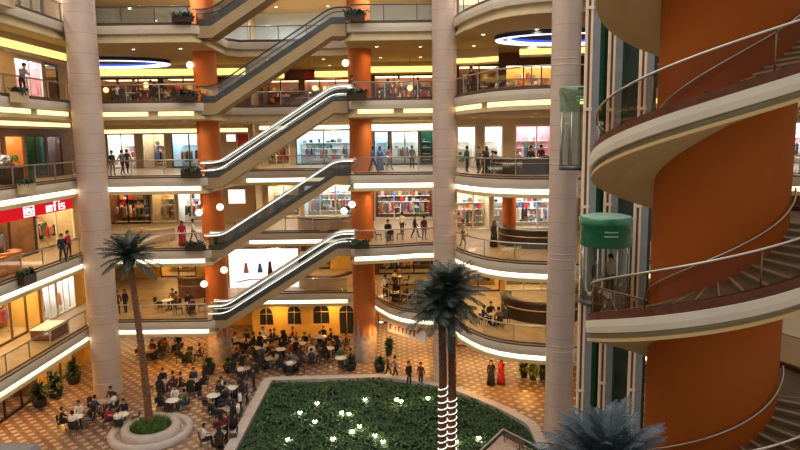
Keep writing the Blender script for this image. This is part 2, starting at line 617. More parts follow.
# ------------------------------------------------------------------ ground floor
g = MB(); g.add([(-40, -4, 0), (43, -4, 0), (43, 64, 0), (-40, 64, 0)], [(0, 1, 2, 3)])
tag(obj('floor', g, 'floor_tiles'), 'cream and terracotta diamond tiled ground floor of the atrium', 'floor', kind='structure')


# ------------------------------------------------------------------ columns
def column(name, px, py, Y, r, z1, m, label, kind='structure'):
    x = xat(px, at(px, py, Y=Y).z, Y)
    mb = MB()
    prof = [(r + 0.02, 0), (r + 0.02, 0.9), (r, 0.95)]
    for k in range(1, 7):
        for q in (0.55, 0.85):
            prof += [(r, 5 * k + q - 0.04), (r + 0.012, 5 * k + q - 0.02), (r + 0.012, 5 * k + q + 0.02), (r, 5 * k + q + 0.04)]
    prof += [(r, z1)]
    mb.lathe(prof, (x, Y, 0), 72, smooth=False)
    o = obj(name, mb, m, loc=(x, Y, 0))
    tag(o, label, 'column', kind=kind)
    return x


XL = column('column', 94, 200, 41.9, 0.93, 34, 'pink_stone', 'tall pink stone column at the far left of the atrium')
XM = column('column', 444.5, 120, 42.5, 0.79, 34, 'pink_stone', 'tall pink stone column in the middle behind twin palms')
XR = column('column', 562.5, 220, 33.5, 0.74, 34, 'pink_stone', 'tall pink stone column beside the glass lift shaft')


def orange_column(px, py, Y, label):
    x = xat(px, at(px, py, Y=Y).z, Y)
    r = 0.84
    root = thing('orange_column', label, 'column', (x, Y, 0), kind='structure')
    m = MB(); m.lathe([(r + 0.06, 0), (r + 0.06, 2.0), (r + 0.03, 2.1)], (x, Y, 0), 32)
    obj('stone_base', m, 'grey_stone', root)
    m = MB()
    for i in range(12):
        a = 2 * PI * i / 12
        hgt = 2.9 + 0.35 * (i % 3)
        c, s_ = math.cos(a), math.sin(a)
        t = Vector((-s_, c, 0)); n = Vector((c, s_, 0))
        p = Vector((x, Y, 0)) + n * (r + 0.035)
        m.add([p - t * 0.16 + Vector((0, 0, 2)), p + t * 0.16 + Vector((0, 0, 2)), p + Vector((0, 0, hgt)), p - t * 0.13 + n * 0.05 + Vector((0, 0, 2)), p + t * 0.13 + n * 0.05 + Vector((0, 0, 2))],
              [(0, 1, 2), (3, 4, 2), (0, 3, 2), (1, 4, 2), (0, 1, 4, 3)])
    obj('stone_flame', m, 'grey_stone', root)
    m = MB(); m.lathe([(r, 2.05), (r, 34)], (x, Y, 0), 36)
    obj('orange_shaft', m, 'orange_paint', root)
    return x


XO1 = orange_column(212, 200, 48.0, 'orange painted column to the left of the escalators')
XO2 = orange_column(362, 200, 47.6, 'orange painted column to the right of the escalators')


def rect_column(px, k, Y, w, label):
    x = xat(px, fl(k) + 1.5, Y)
    m = MB(); m.lathe([(w, fl(k)), (w, ce(k) - 0.002)], (x, Y, 0), 28)
    tag(obj('orange_pillar', m, 'orange_paint', loc=(x, Y, fl(k))), label, 'column', kind='structure')


rect_column(509, 2, 46.5, 0.5, 'slim orange pillar behind the kiosk on the second gallery')
rect_column(447, 1, 47.5, 0.6, 'slim orange pillar on the first gallery behind the palms')

# ------------------------------------------------------------------ shop walls
def wframe(p0, p1):
    p0, p1 = Vector(p0), Vector(p1)
    d = (p1 - p0).normalized()
    n = Vector((d.y, -d.x))
    return p0, d, n, (p1 - p0).length


def wp(fr, s, d, z):
    p = fr[0] + fr[1] * s - fr[2] * d
    return Vector((p.x, p.y, z))


def wbox(mb, fr, s0, s1, d0, d1, z0, z1, mi=0):
    vs = [wp(fr, s, d, z) for z in (z0, z1) for s, d in ((s0, d0), (s1, d0), (s1, d1), (s0, d1))]
    mb.add(vs, [(0, 3, 2, 1), (4, 5, 6, 7), (0, 1, 5, 4), (1, 2, 6, 5), (2, 3, 7, 6), (3, 0, 4, 7)], mi)


NW = [0]
SHOP_N = [0]


def garments(mb, fr, s0, s1, d, z, rnd, pal):
    s = s0
    while s < s1:
        w = rnd.uniform(0.10, 0.22); h = rnd.uniform(0.6, 1.05)
        mi = rnd.choice(pal)
        t = rnd.uniform(0.02, 0.1)
        vs = [wp(fr, s + w * 0.5, d - 0.02, z), wp(fr, s, d - 0.05, z - 0.12), wp(fr, s + w, d - 0.05, z - 0.12), wp(fr, s - 0.03, d - 0.08, z - h), wp(fr, s + w + 0.03, d - 0.08, z - h),
              wp(fr, s, d + 0.1, z - 0.12), wp(fr, s + w, d + 0.1, z - 0.12), wp(fr, s - 0.03, d + 0.14, z - h), wp(fr, s + w + 0.03, d + 0.14, z - h)]
        mb.add(vs, [(0, 1, 2), (1, 3, 4, 2), (0, 6, 5), (5, 6, 8, 7), (1, 5, 7, 3), (2, 4, 8, 6), (3, 7, 8, 4), (0, 5, 1), (0, 2, 6)], mi)
        s += w + t


GOODS = ['cloth_white', 'cloth_black', 'cloth_red', 'cloth_blue', 'cloth_brown', 'cloth_beige', 'cloth_green', 'cloth_pink', 'orange_wood', 'steel', 'cloth_grey']


def shop(fr, k, s0, s1, st, where):
    """one shop unit: lit recess, frame, glass, sign and shelving"""
    SHOP_N[0] += 1
    rnd = random.Random(SHOP_N[0] * 13)
    f = fl(k); H = st.get('h', 2.95)
    c = wp(fr, (s0 + s1) / 2, 0, f)
    root = thing('shop', '%s %s' % (st['label'], where), 'shop', c, group='shops on the galleries')
    D = 2.6
    m = MB(); wbox(m, fr, s0, s1, D, D + 0.1, f, f + H)
    obj('back_panel', m, st.get('back', 'wall_cream'), root)
    for a, b in ((s0, s0 + 0.08), (s1 - 0.08, s1)):
        m = MB(); wbox(m, fr, a, b, 0.12, D, f, f + H)
        obj('side_panel', m, st.get('side', st.get('back', 'wall_cream')), root)
    m = MB(); wbox(m, fr, s0 + 0.1, s1 - 0.1, 0.25, D - 0.1, f + H - 0.05, f + H - 0.01)
    obj('ceiling_panel', m, st.get('light', 'shop_white'), root)
    m = MB(); fm = st.get('frame', 'white_paint')
    n = max(1, round((s1 - s0) / st.get('mull', 1.6)))
    for i in range(n + 1):
        x = s0 + (s1 - s0 - 0.1) * i / n
        wbox(m, fr, x, x + 0.1, 0.0, 0.12, f, f + H)
    wbox(m, fr, s0, s1, 0.001, 0.121, f + H - 0.14, f + H + 0.02)
    wbox(m, fr, s0, s1, 0.002, 0.122, f, f + 0.14)
    obj('frame', m, fm, root)
    m = MB(); m.add([wp(fr, s0, 0.06, f + 0.1), wp(fr, s1, 0.06, f + 0.1), wp(fr, s1, 0.06, f + H), wp(fr, s0, 0.06, f + H)], [(0, 1, 2, 3)])
    if not st.get('open'):
        obj('pane', m, 'shop_glass', root)
    if st.get('sign'):
        m = MB(); wbox(m, fr, s0 + 0.1, s1 - 0.1, -0.12, 0.0, f + H + 0.03, f + H + 0.03 + st.get('sh', 0.5))
        sg = obj('sign_board', m, st['sign'], root)
        if st.get('letters'):
            x = s0 + (s1 - s0) * 0.3
            for i in range(st['letters']):
                m = MB(); wbox(m, fr, x, x + 0.14, -0.15, -0.125, f + H + 0.12, f + H + 0.12 + rnd.choice((0.2, 0.28)))
                x += 0.22
                obj('letter', m, 'white_paint', sg)
    # shelving inside
    for i in range(4):
        m = MB(); wbox(m, fr, s0 + 0.3, s1 - 0.3, D - 0.4, D - 0.02, f + 0.35 + i * 0.55, f + 0.39 + i * 0.55)
        obj('shelf', m, 'brown_wood' if st.get('dark') else 'white_paint', root)
    m = MB(); pal = st.get('pal', list(range(len(GOODS))))
    if not st.get('bare'):
        for i in range(4):
            x = s0 + 0.35
            while x < s1 - 0.6:
                w = rnd.uniform(0.12, 0.4); h = rnd.uniform(0.15, 0.45)
                if rnd.random() < st.get('fill', 0.75):
                    wbox(m, fr, x, x + w, D - 0.36, D - 0.08, f + 0.39 + i * 0.55, f + 0.39 + i * 0.55 + h, rnd.choice(pal))
                x += w + rnd.uniform(0.03, 0.2)
        for d in (0.75, 1.5):
            x = s0 + 0.4 + rnd.uniform(0, 0.5)
            while x < s1 - 1.2:
                if rnd.random() < st.get('racks', 0.6):
                    garments(m, fr, x, x + 0.9, d, f + 1.5 + rnd.uniform(-.1, .15), rnd, pal)
                    for q in (x, x + 0.9):
                        wbox(m, fr, q, q + 0.03, d, d + 0.03, f, f + 1.52, 9)
                x += 1.3 + rnd.uniform(0, 0.8)
        if m.f:
            o = obj('merchandise', m, GOODS, loc=wp(fr, (s0 + s1) / 2, 1.2, f))
            tag(o, ('goods inside ' + st['label'] + ' ' + where), 'merchandise', 'goods inside the shops', kind='stuff')
    return root


def shop_wall(k, p0, p1, shops, where, wmat='wall_cream', name='back', thick=0.12):
    fr = wframe(p0, p1)
    ht = 3.3 if k in (2, 3) and name != 'left' else 2.95
    f, c = fl(k), ce(k)
    m = MB()
    spans = sorted([(a, b) for a, b, *_ in shops])
    wbox(m, fr, 0, fr[3], 0, thick, f + ht, c)
    x = 0
    for a, b in spans + [(fr[3], fr[3])]:
        if a - x > 0.02:
            wbox(m, fr, x, a, 0, thick, f, f + ht)
        x = b
    NW[0] += 1
    tag(obj('wall_%s_%d' % (name, NW[0]), m, wmat, loc=wp(fr, fr[3] / 2, 0, f)), 'wall around the shops on the %s %s' % (ORD[k], where), 'wall', kind='structure')
    for a, b, st in shops:
        shop(fr, k, a, b, dict(st, h=ht - 0.02), 'on %s %s' % (ORD[k], where))
    return fr


BRIGHT = dict(back='white_paint', light='shop_white', racks=0.35, fill=0.35)
COOL = dict(back='pale_blue', light='shop_cool', racks=0.5, fill=0.5, frame='dark_steel')
BROWN = dict(back='brown_wood', light='shop_dim', dark=1, frame='dark_wood')
WARM = dict(back='wall_yellow', light='shop_warm', frame='brown_wood', dark=1)
CREAM = dict(back='wall_cream', light='shop_warm', frame='white_paint')


def st(base, label, **kw):
    return dict(base, label=label, **kw)


# left wall (bay A): x = -24.6, s measured from y = 20
def wall_A(k, shops, wm='wall_cream'):
    shop_wall(k, (-24.6, 8), (-24.6, 49.5), [(24.6 * FPX / (400 - a) - 8, 24.6 * FPX / (400 - b) - 8, s_) for a, b, s_ in shops], 'on left wall', wm, 'left')


wall_A(0, [(-60, 20, st(BROWN, 'dark shop')), (30, 60, st(WARM, 'warm lit doorway shop'))], 'wall_yellow')
wall_A(1, [(-60, 31, st(WARM, 'dim glazed shop', fill=0.9, light='shop_warm')), (33, 47, st(BRIGHT, 'white framed shop with tall displays', fill=0.9, racks=0.9, mull=0.9)), (48, 67, st(BRIGHT, 'white framed corner shop', fill=0.9, racks=0.9, mull=0.9))], 'wall_yellow')
wall_A(2, [(-60, 33, st(BROWN, 'dark half of the red sign shop', fill=0.9, racks=0.9, light='shop_warm', mull=2.6)), (34, 72, st(CREAM, 'bright half of the red sign shop', fill=0.9, racks=1, mull=2.6, light='shop_warm'))])
wall_A(3, [(-60, 8, st(WARM, 'orange lit shop', fill=0.9, light='shop_dim')), (9.5, 29, st(WARM, 'orange poster window shop', fill=.5, light='shop_warm', back='orange_wood')), (30, 50, st(BROWN, 'dark green backed shop', back='lift_green_dark', racks=0.8)), (51, 66, st(BROWN, 'dark brown shop', racks=0.8))], 'brown_wood')
wall_A(4, [(-60, -5, st(WARM, 'small dim shop')), (0, 11, st(BRIGHT, 'white doorway shop')), (26, 53, st(BRIGHT, 'pinkish white lit shop', racks=0.1, fill=0.1, back='cloth_pink')), (55, 68, st(BROWN, 'narrow dark shop'))], 'wall_cream')
wall_A(5, [(-40, 60, st(COOL, 'pale glazed shop', light='shop_dim'))])


def wall_B(k, shops, wm='wall_cream'):
    fr0 = -31
    shop_wall(k, (-31, 57.5), (-13.0, 57.5), [(xat(a, fl(k) + 1, 57.5) + 31, xat(b, fl(k) + 1, 57.5) + 31, s_) for a, b, s_ in shops], 'at back left', wm)


wall_B(0, [(108, 150, st(WARM, 'amber shop')), (160, 200, st(BROWN, 'dark cafe shop'))], 'wall_yellow')
wall_B(1, [(160, 196, st(WARM, 'amber lit shop', racks=0.2, fill=0.5))], 'wall_yellow')
wall_B(2, [(106, 150, st(BROWN, 'dark red wooden shop', back='brown_wood', racks=0.9, light='shop_warm')), (152, 176, st(CREAM, 'cream shop', racks=0.7)), (178, 205, st(BRIGHT, 'white shop', racks=0.9, fill=0.8))])
wall_B(3, [(108, 136, st(BRIGHT, 'brilliant white shop with open door', open=1, racks=0.1, fill=0.1)), (143, 166, st(CREAM, 'cream framed display shop', racks=0.8, light='shop_white')), (172, 207, st(COOL, 'cool lit shop in black frame', racks=0.8))])
wall_B(4, [(98, 160, st(BROWN, 'brown cafe shop', racks=0.5)), (163, 205, st(BROWN, 'dim dark shop', racks=0.6))], 'brown_wood')
wall_B(5, [], 'pale_blue')


def wall_C(k, shops, wm='wall_cream'):
    shop_wall(k, (-13.0, 60.5), (-3.0, 60.5), [(max(0.1, xat(a, fl(k) + 1, 60.5) + 13), min(9.9, xat(b, fl(k) + 1, 60.5) + 13), s_) for a, b, s_ in shops], 'at back behind escalators', wm)


wall_C(1, [(266, 330, st(BROWN, 'dark low shop'))], 'wall_yellow')
wall_C(2, [(268, 300, st(CREAM, 'goods packed shop', racks=1, fill=1, light='shop_white')), (304, 352, st(CREAM, 'cluttered silvery shop', racks=1, fill=1, back='pale_blue', light='shop_white'))])
wall_C(3, [(262, 290, st(CREAM, 'amber shop with green boards', racks=0.8)), (296, 352, st(COOL, 'icy white shop', racks=0.5, light='shop_cool', mull=3))])
wall_C(4, [(262, 300, st(BROWN, 'dark shop')), (304, 352, st(BROWN, 'dark clothes shop below red sign', racks=1, sign='sign_red', light='shop_warm'))], 'brown_wood')
wall_C(5, [], 'pale_blue')


def wall_D(k, shops, wm='wall_cream'):
    shop_wall(k, (-3.0, 57.5), (3.4, 57.5), [(max(0.1, xat(a, fl(k) + 1, 57.5) + 3.0), min(6.3, xat(b, fl(k) + 1, 57.5) + 3.0), s_) for a, b, s_ in shops], 'at back between orange and middle columns', wm)


wall_D(0, [(378, 432, st(WARM, 'amber shop', sign='sign_red_dark'))], 'wall_yellow')
wall_D(1, [(378, 432, st(BROWN, 'dim dark shop', racks=0.9))], 'brown_wood')
wall_D(2, [(374, 434, st(CREAM, 'busy open shop', racks=1, fill=1, light='shop_white', back='brown_wood'))], 'brown_wood')
wall_D(3, [(374, 389, st(COOL, 'narrow pale shop', racks=0.2)), (391, 419, st(COOL, 'icy white shop under black sign', sign='sign_black', letters=5, sh=0.55, racks=0.9, fill=0.2, back='white_paint', light='shop_cool')), (420, 435, st(COOL, 'dark green window shop', back='lift_green_dark', racks=0.9))])
wall_D(4, [(374, 434, st(BROWN, 'dark clothes shop with red sign', racks=1, fill=1, sign='sign_red', light='shop_warm', letters=4))], 'brown_wood')
wall_D(5, [], 'pale_blue')


def wall_E(k, shops, wm='wall_cream'):
    shop_wall(k, (3.4, 50.5), (42, 50.5), [(max(0.1, xat(a, fl(k) + 1, 50.5) - 3.4), xat(b, fl(k) + 1, 50.5) - 3.4, s_) for a, b, s_ in shops], 'at back right', wm)


wall_E(0, [(455, 500, st(WARM, 'amber shop')), (505, 560, st(WARM, 'amber corner shop'))], 'wall_yellow')
wall_E(1, [(456, 500, st(WARM, 'warm lit shop', racks=0.3)), (505, 560, st(CREAM, 'cream restaurant shop', racks=0.3))], 'wall_yellow')
wall_E(2, [(456, 490, st(CREAM, 'cream shop with displays', racks=1, fill=1, light='shop_white')), (493, 560, st(CREAM, 'white shelved shop', racks=0.9, fill=1, light='shop_white', back='white_paint'))])
wall_E(3, [(457, 476, st(BRIGHT, 'white shop with green displays', racks=0.6, pal=[0, 6, 6, 10])), (484, 503, st(BRIGHT, 'brilliant white open doorway shop', open=1, bare=1)), (515, 558, st(CREAM, 'pinkish cafe shop', back='cloth_pink', light='shop_white', fill=0.8)),
           (745, 875, st(BRIGHT, 'blazing white shop behind the stairs', racks=0.2, fill=0.2, mull=4))])
wall_E(4, [(458, 500, st(BROWN, 'dim brown shop')), (505, 560, st(WARM, 'amber bar shop'))], 'brown_wood')
wall_E(5, [(458, 560, st(COOL, 'pale boarded shop', bare=1, light='shop_dim', mull=4))], 'brown_wood')

# far enclosing walls behind the return corners
m = MB()
for z0 in (0,):
    m.box((-31.2, 49.5, 0), (-31, 63.5, 36)); m.box((-31, 63.35, 0), (42.2, 63.55, 36)); m.box((-31, 49.5, 0), (-24.61, 49.6, 36))
tag(obj('wall_back', m, 'wall_cream'), 'rear enclosing wall of the shopping hall', 'wall', kind='structure')
m = MB(); m.box((42, 34, 0), (42.2, 63.5, 36))
tag(obj('wall_right', m, 'wall_cream'), 'right enclosing wall of the shopping hall', 'wall', kind='structure')
m = MB(); m.box((-27.6, 6, 0), (-27.42, 49.6, 36))
tag(obj('wall_left', m, 'wall_cream'), 'left enclosing wall behind the shops', 'wall', kind='structure')
for x0, x1, y0, y1, nm in ((-13.06, -12.99, 57.5, 63.3, 1), (-3.06, -2.94, 57.5, 63.3, 2), (3.34, 3.46, 50.5, 60.3, 3)):
    m = MB(); m.box((x0, y0, 0), (x1, y1, 34))
    tag(obj('wall_return_%d' % nm, m, 'wall_cream'), 'short return wall between the shop rows %s' % ('at left', 'at orange column', 'at middle column')[nm - 1], 'wall', kind='structure')

# red sign band on the second gallery, left wall
frA = wframe((-24.6, 8), (-24.6, 49.5))
root = thing('shop_sign', 'long red shop sign band with white emblem and lettering on left wall', 'sign', wp(frA, 26, 0, 12.4))
m = MB(); wbox(m, frA, 17.5, 39.2, -0.35, -0.02, 12.15, 12.98)
sb = obj('sign_band', m, 'sign_red_lit', root)
m = MB()
# square emblem: white frame with an inner figure
e0 = 32.95
for a, b, z0, z1 in ((0, 1.2, 12.2, 12.28), (0, 1.2, 12.85, 12.93), (0, 0.1, 12.28, 12.85), (1.1, 1.2, 12.28, 12.85), (0.25, 0.42, 12.34, 12.78), (0.25, 0.95, 12.34, 12.45), (0.78, 0.95, 12.34, 12.72), (0.5, 0.68, 12.55, 12.8), (0.1, 0.25, 12.55, 12.65), (0.95, 1.1, 12.62, 12.72)):
    wbox(m, frA, e0 + a, e0 + b, -0.40, -0.352, z0, z1)
obj('emblem', m, 'sign_letter_lit', root)


def letter(mb, fr, ch, s, z, w, h, d0, d1, t=0.1):
    """block letters from bars"""
    B = {'r': [(0, t, 0, .68), (0, w, .56, .68)], 'n': [(0, t, 0, .68), (w - t, w, 0, .68), (0, w, .56, .68)], 'f': [(w * .3, w * .3 + t, 0, 1), (w * .3, w, .88, 1), (0, w * .8, .5, .62)],
         'o': [(0, t, 0, .68), (w - t, w, 0, .68), (0, w, .56, .68), (0, w, 0, .12)], 's': [(0, w, 0, .12), (0, w, .28, .40), (0, w, .56, .68), (0, t, .3, .68), (w - t, w, 0, .38)],
         'e': [(0, t, 0, .68), (0, w, 0, .12), (0, w, .28, .4), (0, w, .56, .68), (w - t, w, .34, .68)], 't': [(w * .4, w * .4 + t, 0, .95), (0, w, .56, .68)], 'i': [(w * .4, w * .4 + t, 0, .68), (w * .4, w * .4 + t, .8, .95)],
         'm': [(0, t, 0, .68), (w - t, w, 0, .68), (w * .5 - t / 2, w * .5 + t / 2, 0, .68), (0, w, .56, .68)], 'l': [(w * .4, w * .4 + t, 0, 1)], 'C': [(0, t, 0, 1), (0, w, 0, .13), (0, w, .87, 1)], 'A': [(0, t, 0, 1), (w - t, w, 0, 1), (0, w, .87, 1), (0, w, .42, .55)],
         'F': [(0, t, 0, 1), (0, w, .87, 1), (0, w * .8, .45, .58)], 'E': [(0, t, 0, 1), (0, w, 0, .13), (0, w, .87, 1), (0, w * .8, .44, .57)], 'H': [(0, t, 0, 1), (w - t, w, 0, 1), (0, w, .44, .57)], 'I': [(w * .4, w * .4 + t, 0, 1)]}
    for a, b, c, e in B[ch]:
        wbox(mb, fr, s + a, s + b, d0, d1, z + c * h, z + e * h)


x = 35.6
for ch in 'mfis':
    w = 0.74 if ch == 'm' else (0.34 if ch == 'i' else 0.5)
    m = MB(); letter(m, frA, ch, x, 12.24, w, 0.68, -0.40, -0.352, 0.16); x += w + 0.12
    obj('letter', m, 'sign_letter_lit', root)

# ------------------------------------------------------------------ ceiling coves in front of the shop walls
def ceil_cove(k, pts, m, label, hh=0.42, drop=0.85):
    z = ce(k) - drop
    P = [Vector(p) for p in pts]
    root = thing('ceiling_cove_light', label, 'cove light', (P[0].x, P[0].y, z), group='ceiling coves before the shops')
    a, b, c = P, offs(P, 0.12), offs(P, 0.5)
    mb = MB(); mb.strip(lift(b, z), lift(b, z + hh))
    obj('glowing_panel', mb, m, root)
    mb = MB(); mb.strip(lift(a, z - 0.14), lift(a, z)); mb.strip(lift(a, z), lift(c, z)); mb.strip(lift(a, z - 0.14), lift(c, z - 0.14))
    mb.strip(lift(offs(P, 0.15), z), lift(offs(P, 0.15), ce(k)))
    obj('bulkhead', mb, 'fascia_lip', root)


ceil_cove(4, [(-22.6, 10), (-22.6, 45)], 'cove_yellow', 'yellow glowing ceiling cove above fourth gallery along left wall', 0.5, 0.9)
ceil_cove(3, [(-22.2, 10), (-22.2, 44)], 'cove_warm', 'cream glowing ceiling cove above third gallery along left wall', 0.25, 0.4)
ceil_cove(4, fillet([(-29, 54.9), (-24, 55.3), (-19, 55.6), (-13, 55.6)], 2.0), 'cove_yellow', 'curving yellow ceiling cove above fourth gallery at back left', 0.55, 0.9)
ceil_cove(3, [(-26, 55.5), (-13, 55.5)], 'cove_warm', 'soft ceiling cove above third gallery at back left', 0.3, 0.7)
ceil_cove(4, [(-12.6, 58.5), (-10.2, 58.5)], 'cove_yellow', 'short yellow ceiling cove above fourth gallery left of escalator', 0.5, 0.9)
ceil_cove(4, [(-7.5, 58.5), (-3.1, 58.5)], 'cove_yellow', 'yellow ceiling cove above fourth gallery behind the escalators', 0.5, 0.9)
ceil_cove(3, [(-12.6, 58.3), (-3.1, 58.3)], 'cove_cream', 'cream ceiling cove above third gallery behind the escalators', 0.3, 0.5)
ceil_cove(4, [(-2.4, 55.3), (3.3, 55.3)], 'cove_yellow', 'yellow ceiling cove above fourth gallery by middle column', 0.5, 0.9)
ceil_cove(3, [(-2.4, 55.3), (3.3, 55.3)], 'cove_cream', 'cream ceiling cove above third gallery by middle column', 0.5, 0.75)
ceil_cove(4, [(3.9, 48.4), (5.4, 48.2), (7.2, 47.2)], 'cove_yellow', 'slanting yellow ceiling cove above fourth gallery at right', 0.35, 1.0)
ceil_cove(4, [(8.6, 46.3), (13.5, 45.6)], 'cove_yellow', 'short yellow ceiling cove beside the right pink column', 0.4, 0.7)
ceil_cove(2, [(-12.6, 58.3), (-3.1, 58.3)], 'cove_cream', 'cream ceiling cove above second gallery behind the escalators', 0.25, 0.5)

# ------------------------------------------------------------------ oval ring lights on the fourth gallery ceiling
def ring_light(cx, cy, rx, ry, label):
    z = ce(4)
    root = thing('ring_light', label, 'ceiling light', (cx, cy, z), group='oval neon ceiling rings')
    n = 48
    def el(s_, zz): return [(cx + rx * s_ * math.cos(2 * PI * i / n), cy + ry * s_ * math.sin(2 * PI * i / n), zz) for i in range(n)]
    m = MB(); m.strip(el(1.0, z - 0.34), el(0.985, z - 0.34), closed=True); m.strip(el(0.985, z - 0.34), el(0.97, z - 0.14), closed=True)
    obj('white_ring', m, 'neon_white', root)
    m = MB(); m.strip(el(0.97, z - 0.14), el(0.95, z), closed=True)
    obj('blue_ring', m, 'neon_blue', root)
    m = MB(); m.strip(el(1.0, z - 0.34), el(1.01, z - 0.27), closed=True); m.strip(el(0.84, z - 0.26), el(0.845, z - 0.20), closed=True)
    obj('lit_rim', m, 'neon_white', root)
    m = MB(); m.strip(el(1.01, z - 0.27), el(1.01, z), closed=True)
    obj('outer_band', m, 'cloth_navy', root)
    m = MB(); m.strip(el(0.84, z - 0.26), el(0.80, z - 0.18), closed=True)
    obj('inner_ring', m, 'neon_white', root)
    m = MB(); m.strip(el(0.845, z - 0.20), el(0.85, z), closed=True); m.strip(el(0.80, z - 0.18), el(0.78, z), closed=True)
    obj('inner_band', m, 'neon_blue', root)
    m = MB(); m.add(el(0.95, z - 0.03), [tuple(range(n))])
    obj('blue_dish', m, 'cloth_navy', root)


ring_light(-23.2, 52.4, 4.9, 2.7, 'blue and white oval neon ring on ceiling behind left column')
ring_light(11.0, 42.2, 4.7, 2.6, 'blue and white oval neon ring on ceiling beside right column')

# ------------------------------------------------------------------ escalators
def escalator(k):
    f0, f1 = fl(k), fl(k + 1)
    Y0, Y1 = 43.55, 45.15
    xs = [-13.25, -12.3, -4.35, -3.4]
    zz = [f0, f0, f1, f1]
    root = thing('escalator', 'escalator climbing right from %s to %s' % (ORD[k], ORD[k + 1]), 'escalator', (-13.25, 44.35, f0), group='stacked escalators')
    def prof(dz0, dz1, y0, y1, mi=0, mb=None):
        mb = mb or MB()
        for i in range(3):
            vs = []
            for y in (y0, y1):
                vs += [(xs[i], y, zz[i] + dz0), (xs[i + 1], y, zz[i + 1] + dz0), (xs[i + 1], y, zz[i + 1] + dz1), (xs[i], y, zz[i] + dz1)]
            mb.add(vs, [(0, 1, 2, 3), (7, 6, 5, 4), (0, 4, 5, 1), (3, 2, 6, 7), (0, 3, 7, 4), (1, 5, 6, 2)], mi)
        return mb
    obj('truss', prof(-0.88 if k > 2 else -0.66, -0.12, Y0, Y1), 'escalator_tan', root)
    mb = prof(-0.12, 0.34 if k > 3 else 0.22, Y0 + 0.02, Y0 + 0.28); prof(-0.12, 0.22, Y1 - 0.28, Y1 - 0.02, 0, mb)
    obj('skirt', mb, 'escalator_grey', root)
    # steps
    mb = MB(); n = 24
    for i in range(n):
        xa = xs[1] + (xs[2] - xs[1]) * i / n; xb = xs[1] + (xs[2] - xs[1]) * (i + 1) / n
        z = f0 + (f1 - f0) * (i + 0.5) / n
        mb.box((xa, Y0 + 0.29, z - 0.18), (xb + 0.02, Y1 - 0.29, z + 0.02))
    mb.box((xs[0], Y0 + 0.29, f0 - 0.11), (xs[1], Y1 - 0.29, f0)); mb.box((xs[2], Y0 + 0.29, f1 - 0.11), (xs[3], Y1 - 0.29, f1))
    obj('steps', mb, 'escalator_grey', root)
    for y in (Y0 + 0.12, Y1 - 0.12):
        g = MB()
        for i in range(3):
            g.add([(xs[i], y, zz[i] + 0.2), (xs[i + 1], y, zz[i + 1] + 0.2), (xs[i + 1], y, zz[i + 1] + 0.95), (xs[i], y, zz[i] + 0.95)], [(0, 1, 2, 3)])
        gl = obj('glass_balustrade', g, 'rail_glass_blue' if k == 4 else 'escalator_glass', root)
        pts = fillet([(xs[0] - 0.25, f0 + 0.98), (xs[1], f0 + 0.98), (xs[2], f1 + 0.98), (xs[3] + 0.25, f1 + 0.98)], 0.8, 6)
        path = [Vector((xs[0] - 0.12, y, f0 + 0.45)), Vector((xs[0] - 0.38, y, f0 + 0.6)), Vector((xs[0] - 0.45, y, f0 + 0.8))] + [Vector((p.x, y, p.y)) for p in pts] + \
               [Vector((xs[3] + 0.45, y, f1 + 0.8)), Vector((xs[3] + 0.38, y, f1 + 0.6)), Vector((xs[3] + 0.12, y, f1 + 0.45))]
        h = MB(); h.tube(path, 0.05, 8)
        obj('handrail', h, 'rubber' if k >= 4 else 'steel', root)
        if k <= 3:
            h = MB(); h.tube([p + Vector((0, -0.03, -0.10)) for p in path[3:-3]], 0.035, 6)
            obj('rail_glint', h, 'metal_glint', root)  # handrail's metal reflection drawn as a glowing line, no lamp here
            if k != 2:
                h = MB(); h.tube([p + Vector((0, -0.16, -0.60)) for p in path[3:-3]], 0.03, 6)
                obj('skirt_glint', h, 'metal_glint', root)  # painted shine along the skirt, a second glowing line


for k in (1, 2, 3, 4, 5):
    escalator(k)

# ------------------------------------------------------------------ spiral staircase
CX, CY, RO, RD, Z0, HH = 9.05, 18.02, 3.50, 1.74, 16.025, 6.67
NAMES = ['bottom', 'lower', 'middle', 'upper', 'top']
root = thing('spiral_staircase', 'spiral staircase with white banded ramps winding round an orange drum', 'staircase', (CX, CY, 0))
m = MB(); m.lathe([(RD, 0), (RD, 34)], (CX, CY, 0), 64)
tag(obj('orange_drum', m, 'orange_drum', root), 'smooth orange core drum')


def helix(r, a0, a1, dz, n, lvl):
    """angle 0 = left, 90 = towards camera, 180 = right; rises with the angle, flat landing past the flight"""
    out = []
    for i in range(n + 1):
        a = a0 + (a1 - a0) * i / n
        ra = R(a)
        z = Z0 + lvl * 5 + HH * min(max(a, -115), 155) / 360 + dz
        out.append(Vector((CX - r * math.cos(ra), CY - r * math.sin(ra), max(z, 0.0))))
    return out


